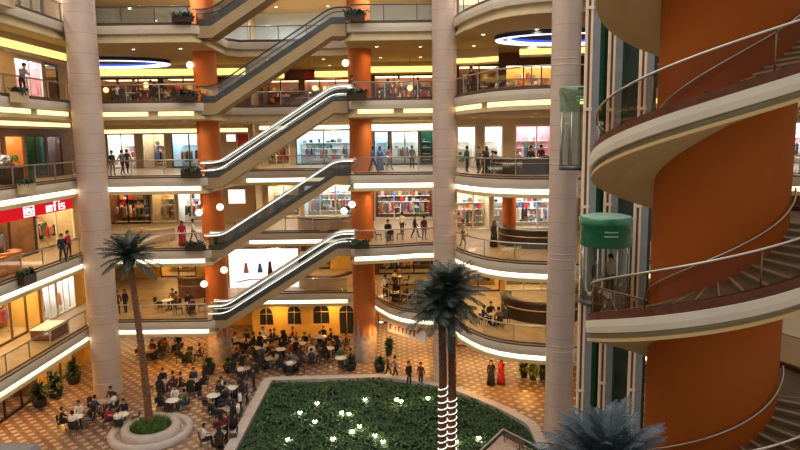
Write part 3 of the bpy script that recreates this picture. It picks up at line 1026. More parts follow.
for li, lvl in enumerate((-3, -2, -1, 0, 1, 2)):
    if lvl == -3:
        A0 = -93 + 0
    else:
        A0 = -115
    A1 = 245
    n = 90
    nm = ['lowest', 'second', 'third', 'fourth', 'fifth', 'sixth'][li]
    fr_ = obj('flight', MB().add([(CX, CY, 0)], []), 'stair_white', root) if False else None
    H = lambda r, dz: helix(r, A0, A1, dz, n, lvl)
    # outer band, groove and lip: the flight's own mesh
    mb = MB()
    secs = [(RO - 0.03, 0.66), (RO + 0.04, 0.655), (RO + 0.05, 0.46), (RO + 0.03, 0.285), (RO - 0.03, 0.27)]
    for (r1, d1), (r2, d2) in zip(secs, secs[1:]):
        mb.strip(H(r1, d1), H(r2, d2), smooth=True)
    flight = obj('flight', mb, 'stair_white', root)
    flight['label'] = '%s flight of the stairs counted from below' % nm
    mb = MB()
    secs = [(RO - 0.03, 0.27), (RO - 0.14, 0.24), (RO - 0.14, 0.12)]
    for (r1, d1), (r2, d2) in zip(secs, secs[1:]):
        mb.strip(H(r1, d1), H(r2, d2))
    obj('groove', mb, 'stair_groove', flight)
    mb = MB()
    secs = [(RO - 0.14, 0.12), (RO - 0.01, 0.11), (RO - 0.01, 0.02), (RO - 0.10, 0.0), (RD + 0.9, -0.04), (RD - 0.02, -0.06)]
    for i, ((r1, d1), (r2, d2)) in enumerate(zip(secs, secs[1:])):
        mb.strip(H(r1, d1), H(r2, d2), smooth=i > 2)
    obj('soffit', mb, 'stair_soffit', flight)
    mb = MB()
    for (r1, d1), (r2, d2) in (((RO - 0.02, 0.655), (RO - 0.02, 0.88)), ((RO - 0.02, 0.88), (RO - 0.2, 0.88)), ((RO - 0.2, 0.88), (RO - 0.2, 0.5))):
        mb.strip(H(r1, d1), H(r2, d2))
    obj('curb', mb, 'stair_curb', flight)
    # steps
    ns = 30
    mb = MB()
    for i in range(ns + 1):
        if i < ns:
            a, b = -115 + 270 * i / ns, -115 + 270 * (i + 1) / ns
            if lvl == -3 and b < A0: continue
            z1 = Z0 + lvl * 5 + HH * b / 360 + 0.74; z0 = z1 - 5 / ns
        else:
            a, b = 155, 245
            z1 = Z0 + lvl * 5 + HH * 155 / 360 + 0.74; z0 = z1 - 0.15
        na = 2 if i < ns else 16
        inn = [(CX - RD * math.cos(R(a + (b - a) * j / na)), CY - RD * math.sin(R(a + (b - a) * j / na))) for j in range(na + 1)]
        out = [(CX - (RO - 0.15) * math.cos(R(a + (b - a) * j / na)), CY - (RO - 0.15) * math.sin(R(a + (b - a) * j / na))) for j in range(na + 1)]
        mb.strip(lift(inn, z1), lift(out, z1))
        mb.add([(inn[0][0], inn[0][1], z0 - 0.02), (out[0][0], out[0][1], z0 - 0.02), (out[0][0], out[0][1], z1), (inn[0][0], inn[0][1], z1)], [(0, 1, 2, 3)])
        # pale nosing along the front edge of each tread
        t = 0.16
        mb.add([(inn[0][0], inn[0][1], z1 + 0.004), (out[0][0], out[0][1], z1 + 0.004), (out[0][0] * (1 - t) + out[1][0] * t * 1, out[0][1] * (1 - t) + out[1][1] * t, z1 + 0.004), (inn[0][0] * (1 - t) + inn[1][0] * t, inn[0][1] * (1 - t) + inn[1][1] * t, z1 + 0.004)], [(0, 1, 2, 3)], 1)
        f0 = Vector((out[0][0] - inn[0][0], out[0][1] - inn[0][1], 0)).normalized().cross(Vector((0, 0, 1))) * 0.004
        if (Vector((out[1][0], out[1][1], 0)) - Vector((out[0][0], out[0][1], 0))).dot(f0) > 0: f0 = -f0
        mb.add([Vector((inn[0][0], inn[0][1], z1 - 0.05)) + f0, Vector((out[0][0], out[0][1], z1 - 0.05)) + f0, Vector((out[0][0], out[0][1], z1 + 0.004)) + f0, Vector((inn[0][0], inn[0][1], z1 + 0.004)) + f0], [(0, 1, 2, 3)], 1)
    obj('treads', mb, ['tread_stone', 'nosing_stone'], flight)
    mb = MB(); mb.strip(H(RO - 0.1, 0.86), H(RO - 0.1, 1.79), smooth=True)
    obj('glass_panel', mb, 'stair_glass', flight)
    mb = MB(); mb.tube(H(RO - 0.1, 1.82), 0.033, 8)
    obj('handrail', mb, 'steel', flight)
    mb = MB(); mb.tube(helix(RD + 0.09, A0, 155, 1.62, n, lvl), 0.028, 6)
    for i in range(5, n, 12):
        a = A0 + (155 - A0) * i / n
        p = helix(RD + 0.09, a, a + 1, 1.62, 1, lvl)[0]; q = helix(RD - 0.02, a, a + 1, 1.57, 1, lvl)[0]
        mb.tube([p, q], 0.015, 6)
    obj('wall_handrail', mb, 'steel', flight)
    for a in range(-100, 245, 45):
        if lvl == -3 and a < A0: continue
        p = helix(RO - 0.13, a, a + 1, 0.86, 1, lvl)[0]
        mb = MB(); mb.tube([p, p + Vector((0, 0, 0.95))], 0.02, 6)
        obj('post', mb, 'steel', flight)

# ------------------------------------------------------------------ glass lift shaft and its cars
LY = 26.5
root = thing('lift_shaft', 'open lift shaft of paired white guide posts with grey panels', 'lift shaft', (xat(608, 10, LY), LY, 0))
for px, w in ((584.5, 'a'), (607, 'b'), (637.5, 'c')):
    x = xat(px, 14.0, LY + (0.8 if w == 'b' else 0))
    yy = LY + (0.8 if w == 'b' else 0)
    m = MB(); m.box((x - 0.14, yy - 0.05, 0), (x - 0.05, yy + 0.05, 33))
    obj('guide_post', m, 'lift_post', root)
    m = MB(); m.box((x + 0.06, yy - 0.05, 0), (x + 0.15, yy + 0.05, 33))
    obj('guide_post', m, 'lift_post', root)
    m = MB(); m.box((x - 0.05, yy + 0.0, 0), (x + 0.06, yy + 0.04, 33))
    obj('rail_channel', m, 'lift_orange', root)
    m = MB(); m.box((x + 0.16, yy - 0.02, 0), (x + 0.46, yy + 0.06, 33))
    obj('grey_panel', m, 'lift_grey' if w != 'c' else 'lift_grey', root)
    for z in range(1, 32, 2):
        pass
    for z in range(2, 33, 4):
        m = MB(); m.box((x - 0.16, yy - 0.07, z), (x + 0.17, yy - 0.02, z + 0.12))
        obj('bracket', m, 'lift_post', root)
m = MB(); m.box((xat(586, 14, 28.4), 28.4, 0), (xat(652, 14, 28.4), 28.5, 33))
obj('back_panel', m, 'black_green', root)
m = MB(); m.box((xat(596, 14, 28.2), 28.2, 0), (xat(600, 14, 28.2), 28.38, 33)); m.box((xat(614, 14, 28.2), 28.2, 0), (xat(620, 14, 28.2), 28.38, 33))
obj('green_strip', m, 'lift_green_dark', root)


def lift_car(px, py, Y, r, label, hgt=2.3, body='lift_green', band=1.18):
    c = at(px, py, Y=Y)
    x, z = xat(px, c.z, Y), c.z
    root = thing('lift_car', label, 'lift', (x, Y, z - band - hgt), group='glass lifts')
    m = MB(); m.lathe([(r, z - band), (r + 0.03, z - band + 0.05), (r + 0.03, z - 0.35), (r + 0.06, z - 0.33), (r + 0.06, z - 0.05), (r * 0.99, z)], (x, Y, 0), 40)
    obj('canopy', m, body, root)
    m = MB(); m.lathe([(r * 0.99, z), (r * 0.75, z + 0.06), (0.01, z + 0.08)], (x, Y, 0), 40)
    obj('roof', m, 'lift_mint', root)
    m = MB()
    for q in (0.45, 0.62):
        m.lathe([(r + 0.04, z - band + q), (r + 0.05, z - band + q + 0.03), (r + 0.04, z - band + q + 0.06)], (x, Y, 0), 12, a0=R(-110), a1=R(-80))
    obj('indicator_bar', m, 'lift_mint', root)
    m = MB(); m.lathe([(r - 0.03, z - band - hgt + 0.1), (r - 0.03, z - band)], (x, Y, 0), 32)
    obj('glass_cabin', m, 'lift_glass', root)
    m = MB()
    for i in range(8):
        a = 2 * PI * i / 8 + 0.2
        p = Vector((x + (r - 0.03) * math.cos(a), Y + (r - 0.03) * math.sin(a), z - band - hgt))
        m.tube([p, p + Vector((0, 0, hgt))], 0.03, 6)
    obj('cabin_frame', m, 'steel', root)
    m = MB(); m.lathe([(0.01, z - band - hgt - 0.1), (r, z - band - hgt - 0.1), (r, z - band - hgt + 0.1), (0.01, z - band - hgt + 0.1)], (x, Y, 0), 32)
    obj('cabin_floor', m, 'dark_steel', root)
    return x, z - band - hgt + 0.1


LX, LZ = lift_car(606, 216, 26.9 - 1.35, 0.98, 'round glass lift car with green canopy behind the stairs')
# a second car further up, all glass, in front of the right pink column
LX2, LZ2 = lift_car(578, 88, 30.4, 0.80, 'small see-through lift car beside the right pink column', 2.6, 'lift_tint', 1.1)

# ------------------------------------------------------------------ sunken garden with kerb, round palm bed
LAWN = fillet([(-9.1, 14), (-9.1, 42.8), (-1.4, 43.1), (0.8, 42.3), (3.4, 40.7), (6.0, 37.6), (7.3, 35.4), (7.4, 14)], [0, .1, .8, .8, .8, .8, .6, 0], 4)
K_IN = LAWN
K_OUT = offs(LAWN, 0.62)
m = MB()
m.strip(lift(K_OUT, 0.01), lift(K_OUT, 0.36)); m.strip(lift(K_OUT, 0.36), lift(K_IN, 0.36)); m.strip(lift(K_IN, 0.36), lift(K_IN, 0.0))
kb = obj('kerb', m, 'kerb_stone', loc=(-9, 30, 0))
tag(kb, 'pale stone kerb around the sunken green garden', 'kerb', kind='structure')
bm = bmesh.new()
f = bm.faces.new([bm.verts.new((p[0], p[1], 0.12)) for p in offs(LAWN, 0.05)]); f.normal_update()
bmesh.ops.triangulate(bm, faces=[f], ngon_method='EAR_CLIP')
bm.verts.index_update()
m = MB(); m.add([v.co.copy() for v in bm.verts], [[v.index for v in q.verts] for q in bm.faces]); bm.free()
tag(obj('lawn', m, 'lawn_green', loc=(0, 30, 0)), 'dark green garden bed in the atrium floor', 'lawn', kind='structure')


def inside(p, poly):
    x, y = p; r = False
    for i in range(len(poly)):
        (x0, y0), (x1, y1) = poly[i - 1][:2], poly[i][:2]
        if (y0 > y) != (y1 > y) and x < (x1 - x0) * (y - y0) / (y1 - y0) + x0: r = not r
    return r


rnd = random.Random(5)
m = MB()
cnt = 0
inner = offs(LAWN, -0.3)
while cnt < 5200:
    p = (rnd.uniform(-9, 7.3), rnd.uniform(26, 43))
    if not inside(p, inner): continue
    cnt += 1
    cl = math.sin(p[0] * 1.3 + 2 * math.sin(p[1] * 0.7)) * math.sin(p[1] * 1.1 + p[0] * 0.5)
    mi = 1 if rnd.random() < 0.14 + 0.16 * max(0, cl) else 0
    h = rnd.uniform(0.12, 0.30) + 0.12 * max(0, cl)
    a = rnd.uniform(0, 2 * PI); w = rnd.uniform(0.05, 0.11)
    for q in range(3):
        b = a + q * 2.1
        d = Vector((math.cos(b), math.sin(b), 0)); t = Vector((-d.y, d.x, 0)) * w
        o = Vector((p[0], p[1], 0.11)) + d * 0.02
        mid = o + d * h * 0.5 + Vector((0, 0, h)); tip = o + d * h * 1.1 + Vector((0, 0, h * 0.75))
        m.add([o - t * .4, o + t * .4, mid + t, mid - t, tip], [(0, 1, 2, 3), (3, 2, 4)], mi)
tag(obj('ground_cover_leaves', m, ['leaf_a', 'leaf_b'], loc=(0, 30, 0)), 'low leafy ground cover filling the garden bed', 'plants', kind='stuff')

LAMPS = [(300, 412, 'left back'), (315, 421, 'left middle'), (341.5, 412, 'centre pair, left one'), (349, 413.5, 'centre pair, right one'), (359.5, 426, 'lower centre'), (375, 435, 'lower right of centre'), (365, 399, 'back right'),
         (287.5, 439, 'lower left'), (397, 399, 'by the back kerb'), (317, 403, 'behind the left ones'), (401, 401, 'beside palm trunks at left'), (428, 398, 'just left of the palm trunks'), (478.7, 437.5, 'right of the palm trunks'), (456, 441, 'touching the palm trunks'),
         (352, 431, 'lowest centre'), (333, 438, 'bottom middle'), (383, 441, 'bottom right of centre')]
lm = None
for i, (px, py, w) in enumerate(LAMPS):
    p = at(px, py, z=0.5)
    lab = 'small glowing garden lamp in the green bed, %s' % w
    if lm is None:
        lm = thing('garden_lamp', lab, 'garden lamp', (p.x, p.y, 0.1), group='garden lamps in the green bed')
        mb = MB(); mb.lathe([(0.05, 0.1), (0.03, 0.12), (0.03, 0.42)], (p.x, p.y, 0), 8); obj('stake', mb, 'dark_steel', lm)
        mb = MB(); mb.sphere((p.x, p.y, 0.5), 0.11, 10); obj('globe', mb, 'garden_glow', lm)
        mb = MB(); mb.lathe([(0.10, 0.57), (0.03, 0.61), (0.001, 0.62)], (p.x, p.y, 0), 10); obj('cap', mb, 'dark_steel', lm)
    else:
        dup(lm, (p.x, p.y, 0.1), 0, lab)

# little paved terrace in the garden with a dark bench rail
a, b, c = at(503, 434, z=0.4), at(534, 450, z=0.4), at(478, 458, z=0.4)
ex, ey = (b - a), (c - a)
root = thing('garden_terrace', 'small pink paved terrace with dark edge rail at garden corner', 'terrace', (a.x, a.y, 0.1))
m = MB()
q = [a, a + ex * 1.3, a + ex * 1.3 + ey * 1.5, a + ey * 1.5]
m.prism([(p.x, p.y) for p in q], 0.1, 0.4); obj('paving', m, 'paver_pink', root)
m = MB(); m.tube([q[3] + Vector((0, 0, .28)), q[0] + Vector((0, 0, .28)), q[1] + Vector((0, 0, .28))], 0.06, 6)
obj('edge_rail', m, 'kerb_stone', root)
for p in (q[0], q[0].lerp(q[1], .5), q[1], q[0].lerp(q[3], .5), q[3]):
    m = MB(); m.tube([p, p + Vector((0, 0, .28))], 0.035, 6); obj('post', m, 'dark_steel', root)
m = MB()
d1 = ex.normalized(); d2 = ey.normalized()
b0 = q[0] + d1 * .35 + d2 * .35
for j in range(3):
    o = b0 + d2 * (.14 * j)
    for p in (o,):
        vs = [p, p + d1 * 1.5, p + d1 * 1.5 + d2 * .1, p + d2 * .1]
        m.add([v + Vector((0, 0, .34)) for v in vs] + [v + Vector((0, 0, .38)) for v in vs], [(0, 1, 2, 3), (4, 5, 6, 7), (0, 1, 5, 4), (1, 2, 6, 5), (2, 3, 7, 6), (3, 0, 4, 7)])
for t in (.15, 1.3):
    o = b0 + d1 * t
    m.tube([o, o + Vector((0, 0, .36))], .03, 6); m.tube([o + d2 * .35, o + d2 * .35 + Vector((0, 0, .36))], .03, 6)
bt = thing('garden_bench', 'low dark slatted bench on the small pink garden terrace', 'bench', (b0.x, b0.y, 0.4))
obj('slats', m, 'dark_wood', bt)

PB = Vector((-14.75, 35.55, 0))
root = thing('round_planter', 'round stone planter ring with grass around the left palm', 'planter', PB)
m = MB(); m.lathe([(1.16, 0.0), (1.16, 0.5), (1.62, 0.5), (1.62, 0.0)], PB, 40); obj('inner_ring', m, 'kerb_stone', root)
m = MB(); m.lathe([(1.62, 0.004), (1.62, 0.05), (1.95, 0.05), (1.95, 0.004)], PB, 40); obj('dark_channel', m, 'paver_pink', root)
m = MB(); m.lathe([(1.95, 0.0), (1.95, 0.3), (2.35, 0.3), (2.35, 0.0)], PB, 40); obj('outer_ring', m, 'kerb_stone', root)
m = MB(); m.lathe([(1.17, 0.40), (0.7, 0.62), (0.001, 0.72)], PB, 30); obj('soil_mound', m, 'lawn_green', root)
m = MB(); rnd = random.Random(9)
for i in range(900):
    a = rnd.uniform(0, 2 * PI); r = 1.12 * math.sqrt(rnd.random())
    z = 0.72 - 0.32 * (r / 1.17) ** 1.3 - .02
    o = PB + Vector((r * math.cos(a), r * math.sin(a), z)); h = rnd.uniform(.18, .42); b = rnd.uniform(0, 2 * PI)
    d = Vector((math.cos(b), math.sin(b), 0)); t = Vector((-d.y, d.x, 0)) * .025
    m.add([o - t, o + t, o + d * h * .3 + Vector((0, 0, h * .8)) + t * .6, o + d * h * .3 + Vector((0, 0, h * .8)) - t * .6, o + d * h * .75 + Vector((0, 0, h))], [(0, 1, 2, 3), (3, 2, 4)], 0)
tag(obj('grass_tufts', m, 'grass_tuft', loc=PB), 'tufts of grass growing in the round planter', 'grass', kind='stuff')


# ------------------------------------------------------------------ palms
def frond(mb, o, az, el, L, droop, w, rnd, mi=0, n=11):
    pts = []
    p = Vector(o); e = el
    for i in range(n + 1):
        pts.append(p.copy())
        st_ = L / n
        p = p + Vector((math.cos(az) * math.cos(e), math.sin(az) * math.cos(e), math.sin(e))) * st_
        e -= droop / n * (0.4 + 1.2 * i / n)
    mb.tube(pts, [0.028 * (1 - .8 * i / n) + .004 for i in range(n + 1)], 4, mi, cap=False)
    side = Vector((-math.sin(az), math.cos(az), 0))
    M_ = n * 4
    for j in range(3, M_ + 1):
        t = j / M_ * n
        i = min(n - 1, int(t)); q = pts[i].lerp(pts[i + 1], t - i)
        dirv = (pts[i + 1] - pts[i]).normalized()
        up = side.cross(dirv).normalized()
        ll = w * (math.sin(PI * min(1, (t / n) * .93 + .1)) ** .6) * rnd.uniform(.8, 1.1) + .05
        for s_ in (-1, 1):
            d = (side * s_ * .78 + dirv * .62 + up * .22 * rnd.uniform(.2, 1.4)).normalized()
            tip = q + d * ll - Vector((0, 0, ll * .12))
            b = dirv * .019
            mid = q.lerp(tip, .5)
            mb.add([q - b * .6, q + b * .6, mid + b, tip, mid - b], [(0, 1, 2, 3, 4)], mi)


def palm(base, top, r0, r1, nf, L, label, leaf, bark, seed, lean=None, el=(-.5, 1.35), w=.42, up_tuft=True):
    rnd = random.Random(seed)
    base, top = Vector(base), Vector(top)
    root = thing('palm_tree', label, 'palm tree', base)
    m = MB(); pts, rs = [], []
    n = int((top - base).length / .16)
    for i in range(n + 1):
        t = i / n
        pts.append(base.lerp(top, t) + Vector((math.sin(t * 2.4) * .10, 0, 0)) - Vector((math.sin(2.4) * .10 * t, 0, 0)))
        rs.append((r0 + (r1 - r0) * t ** .7) * (1.05 if i % 2 else .95) * (1.25 if i < 3 else 1))
    m.tube(pts, rs, 14, 0)
    obj('trunk', m, bark, root)
    m = MB()
    for i in range(26):
        a = rnd.uniform(0, 2 * PI)
        o = top + Vector((math.cos(a) * r1 * .9, math.sin(a) * r1 * .9, -rnd.uniform(.05, .55)))
        d = Vector((math.cos(a) * .5, math.sin(a) * .5, .8)).normalized() * rnd.uniform(.25, .45)
        m.tube([o, o + d * .6, o + d], [.05, .04, .015], 5)
    obj('frond_stubs', m, bark, root)
    m = MB()
    for i in range(nf):
        t = (i + .5) / nf
        e = el[0] + (el[1] - el[0]) * t ** .9 + rnd.uniform(-.12, .12)
        az = i * 2.39996 + rnd.uniform(-.2, .2)
        frond(m, top + Vector((0, 0, .05 + .2 * t)), az, e, L * rnd.uniform(.85, 1.08) * (1 - .18 * t), rnd.uniform(.7, 1.15), w, rnd)
    obj('crown', m, leaf, root)
    return root


tp = at(129, 257, Y=35.5)
palm((PB.x - .05, PB.y, .55), (tp.x, 35.5, tp.z - .1), .24, .16, 44, 2.0, 'slender tall palm growing from the round planter', 'palm_leaf', 'palm_bark', 3, el=(-.42, 1.3), w=.40)
YP = 29.6
t1, t2 = at(441.5, 312, Y=YP), at(450.5, 305, Y=YP + .35)
x1, x2 = xat(442, 0, YP), xat(451.5, 0, YP + .35)
palm((x1, YP, .1), (t1.x, YP, t1.z), .205, .185, 50, 2.15, 'left one of the twin palms wrapped in fairy lights', 'palm_leaf', 'palm_bark_red', 4, el=(-.55, 1.3), w=.44)
palm((x2, YP + .35, .1), (t2.x, YP + .35, t2.z + .5), .205, .185, 54, 2.2, 'right one of the twin palms wrapped in fairy lights', 'palm_leaf', 'palm_bark_red', 5, el=(-.5, 1.4), w=.44)
t3 = at(607, 448, Y=14.6)
palm((t3.x, 14.6, 0), (t3.x, 14.6, t3.z - .72), .24, .18, 60, 2.05, 'silvery blue palm in front of the spiral stairs', 'palm_leaf_pale', 'palm_bark', 6, el=(-.2, 1.45), w=.40)
for (x, y, py0, w, r) in ((x1, YP, 386, 'left', .215), (x2, YP + .35, 398, 'right', .215)):
    ztop = at(440, py0, Y=y).z
    m = MB(); pts = []
    turns = int(ztop / .36)
    tx, ty = (t1.x, YP) if w == 'left' else (t2.x, YP + .35)
    tz = t1.z if w == 'left' else t2.z + .5
    for i in range(turns * 14 + 1):
        a = 2 * PI * i / 14; z = .35 + (ztop - .35) * i / (turns * 14)
        u = z / tz
        pts.append(Vector((x + (tx - x) * u + math.cos(a) * r * 1.06 + math.sin(u * 2.4) * .10 - math.sin(2.4) * .10 * u, y + math.sin(a) * r * 1.06, z)))
    m.tube(pts, .021, 5)
    tag(obj('string_lights', m, 'fairy_glow', loc=(x, y, .35)), 'string of fairy lights wound round the %s twin palm trunk' % w, 'string lights', 'fairy lights on the palm trunks')

# ------------------------------------------------------------------ planters along the gallery edges
def edge_planter(x, y, k, label, n=26, wide=.9, seed=0, hang=.35):
    rnd = random.Random(seed)
    z = 5 * k - .36
    root = thing('planter_box', label, 'planter', (x, y, z - .02), group='planter boxes on gallery edges')
    m = MB(); m.box((x - wide / 2, y - .2, z - .02), (x + wide / 2, y + .2, z + .34)); obj('box', m, 'dark_wood', root)
    m = MB()
    for i in range(n * 3):
        o = Vector((x + rnd.uniform(-.45, .45) * wide, y + rnd.uniform(-.16, .16), z + .3))
        a = rnd.uniform(0, 2 * PI); h = rnd.uniform(.2, .55)
        d = Vector((math.cos(a), math.sin(a), 0)); t = Vector((-d.y, d.x, 0)) * .07
        mid = o + d * h * .6 + Vector((0, 0, h * .55)); tip = o + d * h * 1.2 + Vector((0, 0, h * rnd.uniform(-.6, .7)))
        m.add([o - t * .3, o + t * .3, mid + t, tip, mid - t], [(0, 1, 2, 3, 4)])
    obj('foliage', m, 'plant_dark', root)


for i, (b, xx, w) in enumerate((('B', -13.9, 'left end of the escalators'), ('D', -2.75, 'right end of the escalators'))):
    for k in (2, 3, 4, 5) if b == 'B' else (2, 4, 5):
        yy = 42.95 if b == 'B' else (43.0 if k > 2 else 42.8)
        edge_planter(xx, yy - .12, k, 'planter box of dark trailing leaves on %s at %s' % (ORD[k], w), seed=i * 10 + k, wide=1.3)
for k, px in ((2, 17), (3, 25), (4, 26), (5, 20)):
    Y = 21.0 * FPX / (400 - px)
    Y = -(-20.95) * FPX / (400 - px) * 1.0
    rnd_ = 0
    x, y = -20.98, Y
    z = 5 * k - .36
    root = thing('planter_box', 'planter box of dark leaves on %s above the left hall' % ORD[k], 'planter', (x, y, z - .4), group='planter boxes on gallery edges')
    m = MB(); m.box((x - .02, y - .6, z - .45), (x + .34, y + .6, z + .1)); obj('box', m, 'wall_cream' if k > 2 else 'dark_wood', root)
    rr = random.Random(k); m = MB()
    for i in range(70):
        o = Vector((x + .16 + rr.uniform(-.12, .12), y + rr.uniform(-.5, .5), z + .08)); a = rr.uniform(0, 2 * PI); h = rr.uniform(.2, .5)
        d = Vector((math.cos(a), math.sin(a), 0)); t = Vector((-d.y, d.x, 0)) * .07
        mid = o + d * h * .6 + Vector((0, 0, h * .6)); tip = o + d * h * 1.1 + Vector((0, 0, h * rr.uniform(-.7, .8)))
        m.add([o - t * .3, o + t * .3, mid + t, tip, mid - t], [(0, 1, 2, 3, 4)])
    obj('foliage', m, 'plant_dark', root)

# ------------------------------------------------------------------ globe wall lamps on the orange columns
GL = None
def globe(px, py, Y, colx, coly, label):
    global GL
    c = at(px, py, Y=Y)
    root = thing('globe_lamp', label, 'wall lamp', (c.x, c.y, c.z), group='white globe lamps')
    d = Vector((colx - c.x, coly - c.y, 0)); L = d.length - .86; d.normalize()
    m = MB(); m.sphere(c, .26, 16); obj('globe', m, 'globe_glow', root)
    m = MB(); m.tube([c + d * .28 - Vector((0, 0, .12)), c + d * (L * .6) - Vector((0, 0, .25)), c + d * (L + .06) - Vector((0, 0, .25))], .045, 6)
    obj('bracket', m, 'dark_steel', root)


globe(190, 65, 47.4, XO1, 48.0, 'white globe lamp left of the orange column on the fourth gallery')
globe(345.5, 63, 47.2, XO2, 47.6, 'white globe lamp on right orange column on the fourth gallery')
globe(344, 211, 47.0, XO2, 47.6, 'lower white globe lamp left of right orange column on second gallery')
globe(352, 204.5, 46.4, XO2, 47.6, 'upper white globe lamp in front of right orange column on second gallery')
globe(220, 207, 46.6, XO1, 48.0, 'white globe lamp in front of left orange column on second gallery')
globe(199, 212.5, 47.4, XO1, 48.0, 'white globe lamp left of left orange column on second gallery')
globe(224, 270, 46.6, XO1, 48.0, 'white globe lamp in front of left orange column on first gallery')
globe(204, 284, 47.2, XO1, 48.0, 'white globe lamp left of left orange column on first gallery')

# small pendant globes at the back left cafe on the fourth gallery
for px, py, w in ((106, 90, 'left'), (146, 85, 'right')):
    c = at(px, py, Y=49)
    root = thing('pendant_lamp', '%s glowing pendant globe over the fourth gallery cafe' % w, 'pendant lamp', c, group='pendant globes')
    m = MB(); m.sphere(c, .2, 12); obj('globe', m, 'cove_warm', root)
    m = MB(); m.tube([c + Vector((0, 0, .18)), (c.x, c.y, ce(4))], .015, 5); obj('cord', m, 'dark_steel', root)
for px, py, k, w in ((353, 88, 4, 'dark clothes shop'), (410, 88, 4, 'right clothes shop'), (315, 88, 4, 'escalator gap'), (310, 95, 4, 'escalator gap, lower one')):
    c = at(px, py, Y=52.5)
    root = thing('pendant_lamp', 'warm pendant lamp hanging before the %s on the fourth gallery' % w, 'pendant lamp', c, group='pendant globes')
    m = MB(); m.sphere(c, .22, 12); obj('globe', m, 'cove_warm', root)
    m = MB(); m.tube([c + Vector((0, 0, .18)), (c.x, c.y, ce(4))], .015, 5); obj('cord', m, 'dark_steel', root)

# ------------------------------------------------------------------ posters and boards
def board(px0, px1, py0, py1, Y, m_, label, name='poster', cat='poster', frame='white_paint', th=.12):
    p0, p1 = at(px0, py1, Y=Y), at(px1, py0, Y=Y)
    x0, x1 = xat(px0, (p0.z + p1.z) / 2, Y), xat(px1, (p0.z + p1.z) / 2, Y)
    z0, z1 = p0.z, p1.z
    root = thing(name, label, cat, ((x0 + x1) / 2, Y, z0))
    m = MB(); m.box((x0 + .05, Y - .012, z0 + .05), (x1 - .05, Y, z1 - .05)); obj('face', m, m_, root)
    m = MB(); m.box((x0, Y, z0), (x1, Y + th, z1)); obj('backing', m, frame, root)
    return root, x0, x1, z0, z1


# big white hoarding behind the lowest escalator
r_, x0, x1, z0, z1 = board(229, 299, 248, 292, 53.0, 'poster_glow', 'large bright white advertising hoarding behind the lowest escalator', 'hoarding', 'hoarding')
r_['label'] = 'large bright white advertising hoarding behind the lowest escalator'
for px, h, mname, w in ((246, .9, 'cloth_pink', 'pink'), (260, .8, 'cloth_blue', 'blue'), (270, 1.2, 'cloth_maroon', 'dark red')):
    p = at(px, 268, Y=52.98)
    m = MB()
    m.lathe([(.02, h * .5), (.12, h * .42), (.14, h * .1), (.22, -h * .3), (.2, -h * .5)], (p.x, 52.975, p.z), 8, a0=PI, a1=2 * PI)
    for i in range(len(m.v)): m.v[i].y = 52.982 - (52.975 - m.v[i].y) * .03
    obj('printed_figure', m, mname, r_)
board(228, 245.5, 189, 204, 55.0, 'poster_glow', 'white lit poster right of left orange column on second gallery')
board(226, 236, 134, 142, 57.0, 'poster_glow', 'small white lit poster behind the escalators on third gallery')
board(237, 249, 133, 151, 57.0, 'sign_red_dark', 'red banner behind the escalators on third gallery', 'banner', 'banner')
board(272, 281, 137, 147, 52.5, 'plant_lime', 'yellow green round topped board behind third gallery escalator', 'board', 'board')
board(11, 29, 131, 149, 40, 'orange_wood', 'orange poster inside the dim third gallery shop at far left', 'poster', 'poster') if False else None

# ------------------------------------------------------------------ kiosks and counters
def counter(cx, cy, z, r, a0, a1, label, name='kiosk_counter', body='dark_wood', top='brown_wood', h=1.1, th=.6):
    root = thing(name, label, 'counter', (cx, cy, z))
    m = MB(); n = 28
    m.lathe([(r, 0.02), (r, h - .06)], (cx, cy, z), n, a0=a0, a1=a1); m.lathe([(r - th, 0.02), (r - th, h - .06)], (cx, cy, z), n, a0=a0, a1=a1)
    obj('front', m, body, root)
    m = MB(); m.lathe([(r - th - .05, h - .06), (r + .06, h - .06), (r + .06, h), (r - th - .05, h), (r - th - .05, h - .06)], (cx, cy, z), n, a0=a0, a1=a1)
    obj('worktop', m, top, root)
    m = MB(); m.lathe([(r + .02, h * .62), (r + .03, h * .62), (r + .03, h * .68), (r + .02, h * .68)], (cx, cy, z), n, a0=a0, a1=a1)
    obj('trim_band', m, 'nosing_stone', root)
    return root


def place(px, py, k, Y=None):
    return at(px, py, z=fl(k))


p = place(540, 321, 1); counter(p.x + .6, p.y + 2.0, fl(1), 2.9, R(150), R(310), 'dark curved bar counter on the first gallery at right', h=1.35, top='dark_wood')
p = place(535, 246, 2); counter(p.x + .3, p.y + 1.2, fl(2), 2.6, R(160), R(330), 'dark curved kiosk counter on the second gallery at right', h=1.2, top='dark_wood')
counter(8.3, 42.0, fl(3), 2.0, R(150), R(390), 'dark round cafe counter on the third gallery at right', h=1.1, top='dark_wood')
counter(-16.6, 50.5, fl(1), 1.3, R(180), R(360), 'brown round booth counter on the first gallery at back left', h=1.6, body='brown_wood')
counter(-18.4, 47.5, fl(2), 1.5, R(180), R(360), 'cream counter on the second gallery beside left column', h=1.0, body='wall_cream', top='wall_cream')
counter(-6.2, 53.5, fl(2), 2.4, R(180), R(360), 'long dark topped display counter behind escalators on second gallery', h=1.0, body='wall_cream', top='dark_wood')
counter(-6.6, 54.5, fl(1), 2.5, R(180), R(360), 'cream round counter behind the lowest escalator', h=1.0, body='wall_cream', top='dark_wood')
counter(-6.8, 53.5, fl(4), 2.0, R(180), R(360), 'dark brown cafe counter behind escalators on the fourth gallery', h=1.0, body='brown_wood', top='dark_wood')
counter(0.2, 50.5, fl(1), 1.6, R(170), R(370), 'amber counter on the first gallery between orange and middle columns', h=1.0, body='wall_yellow', top='dark_wood')
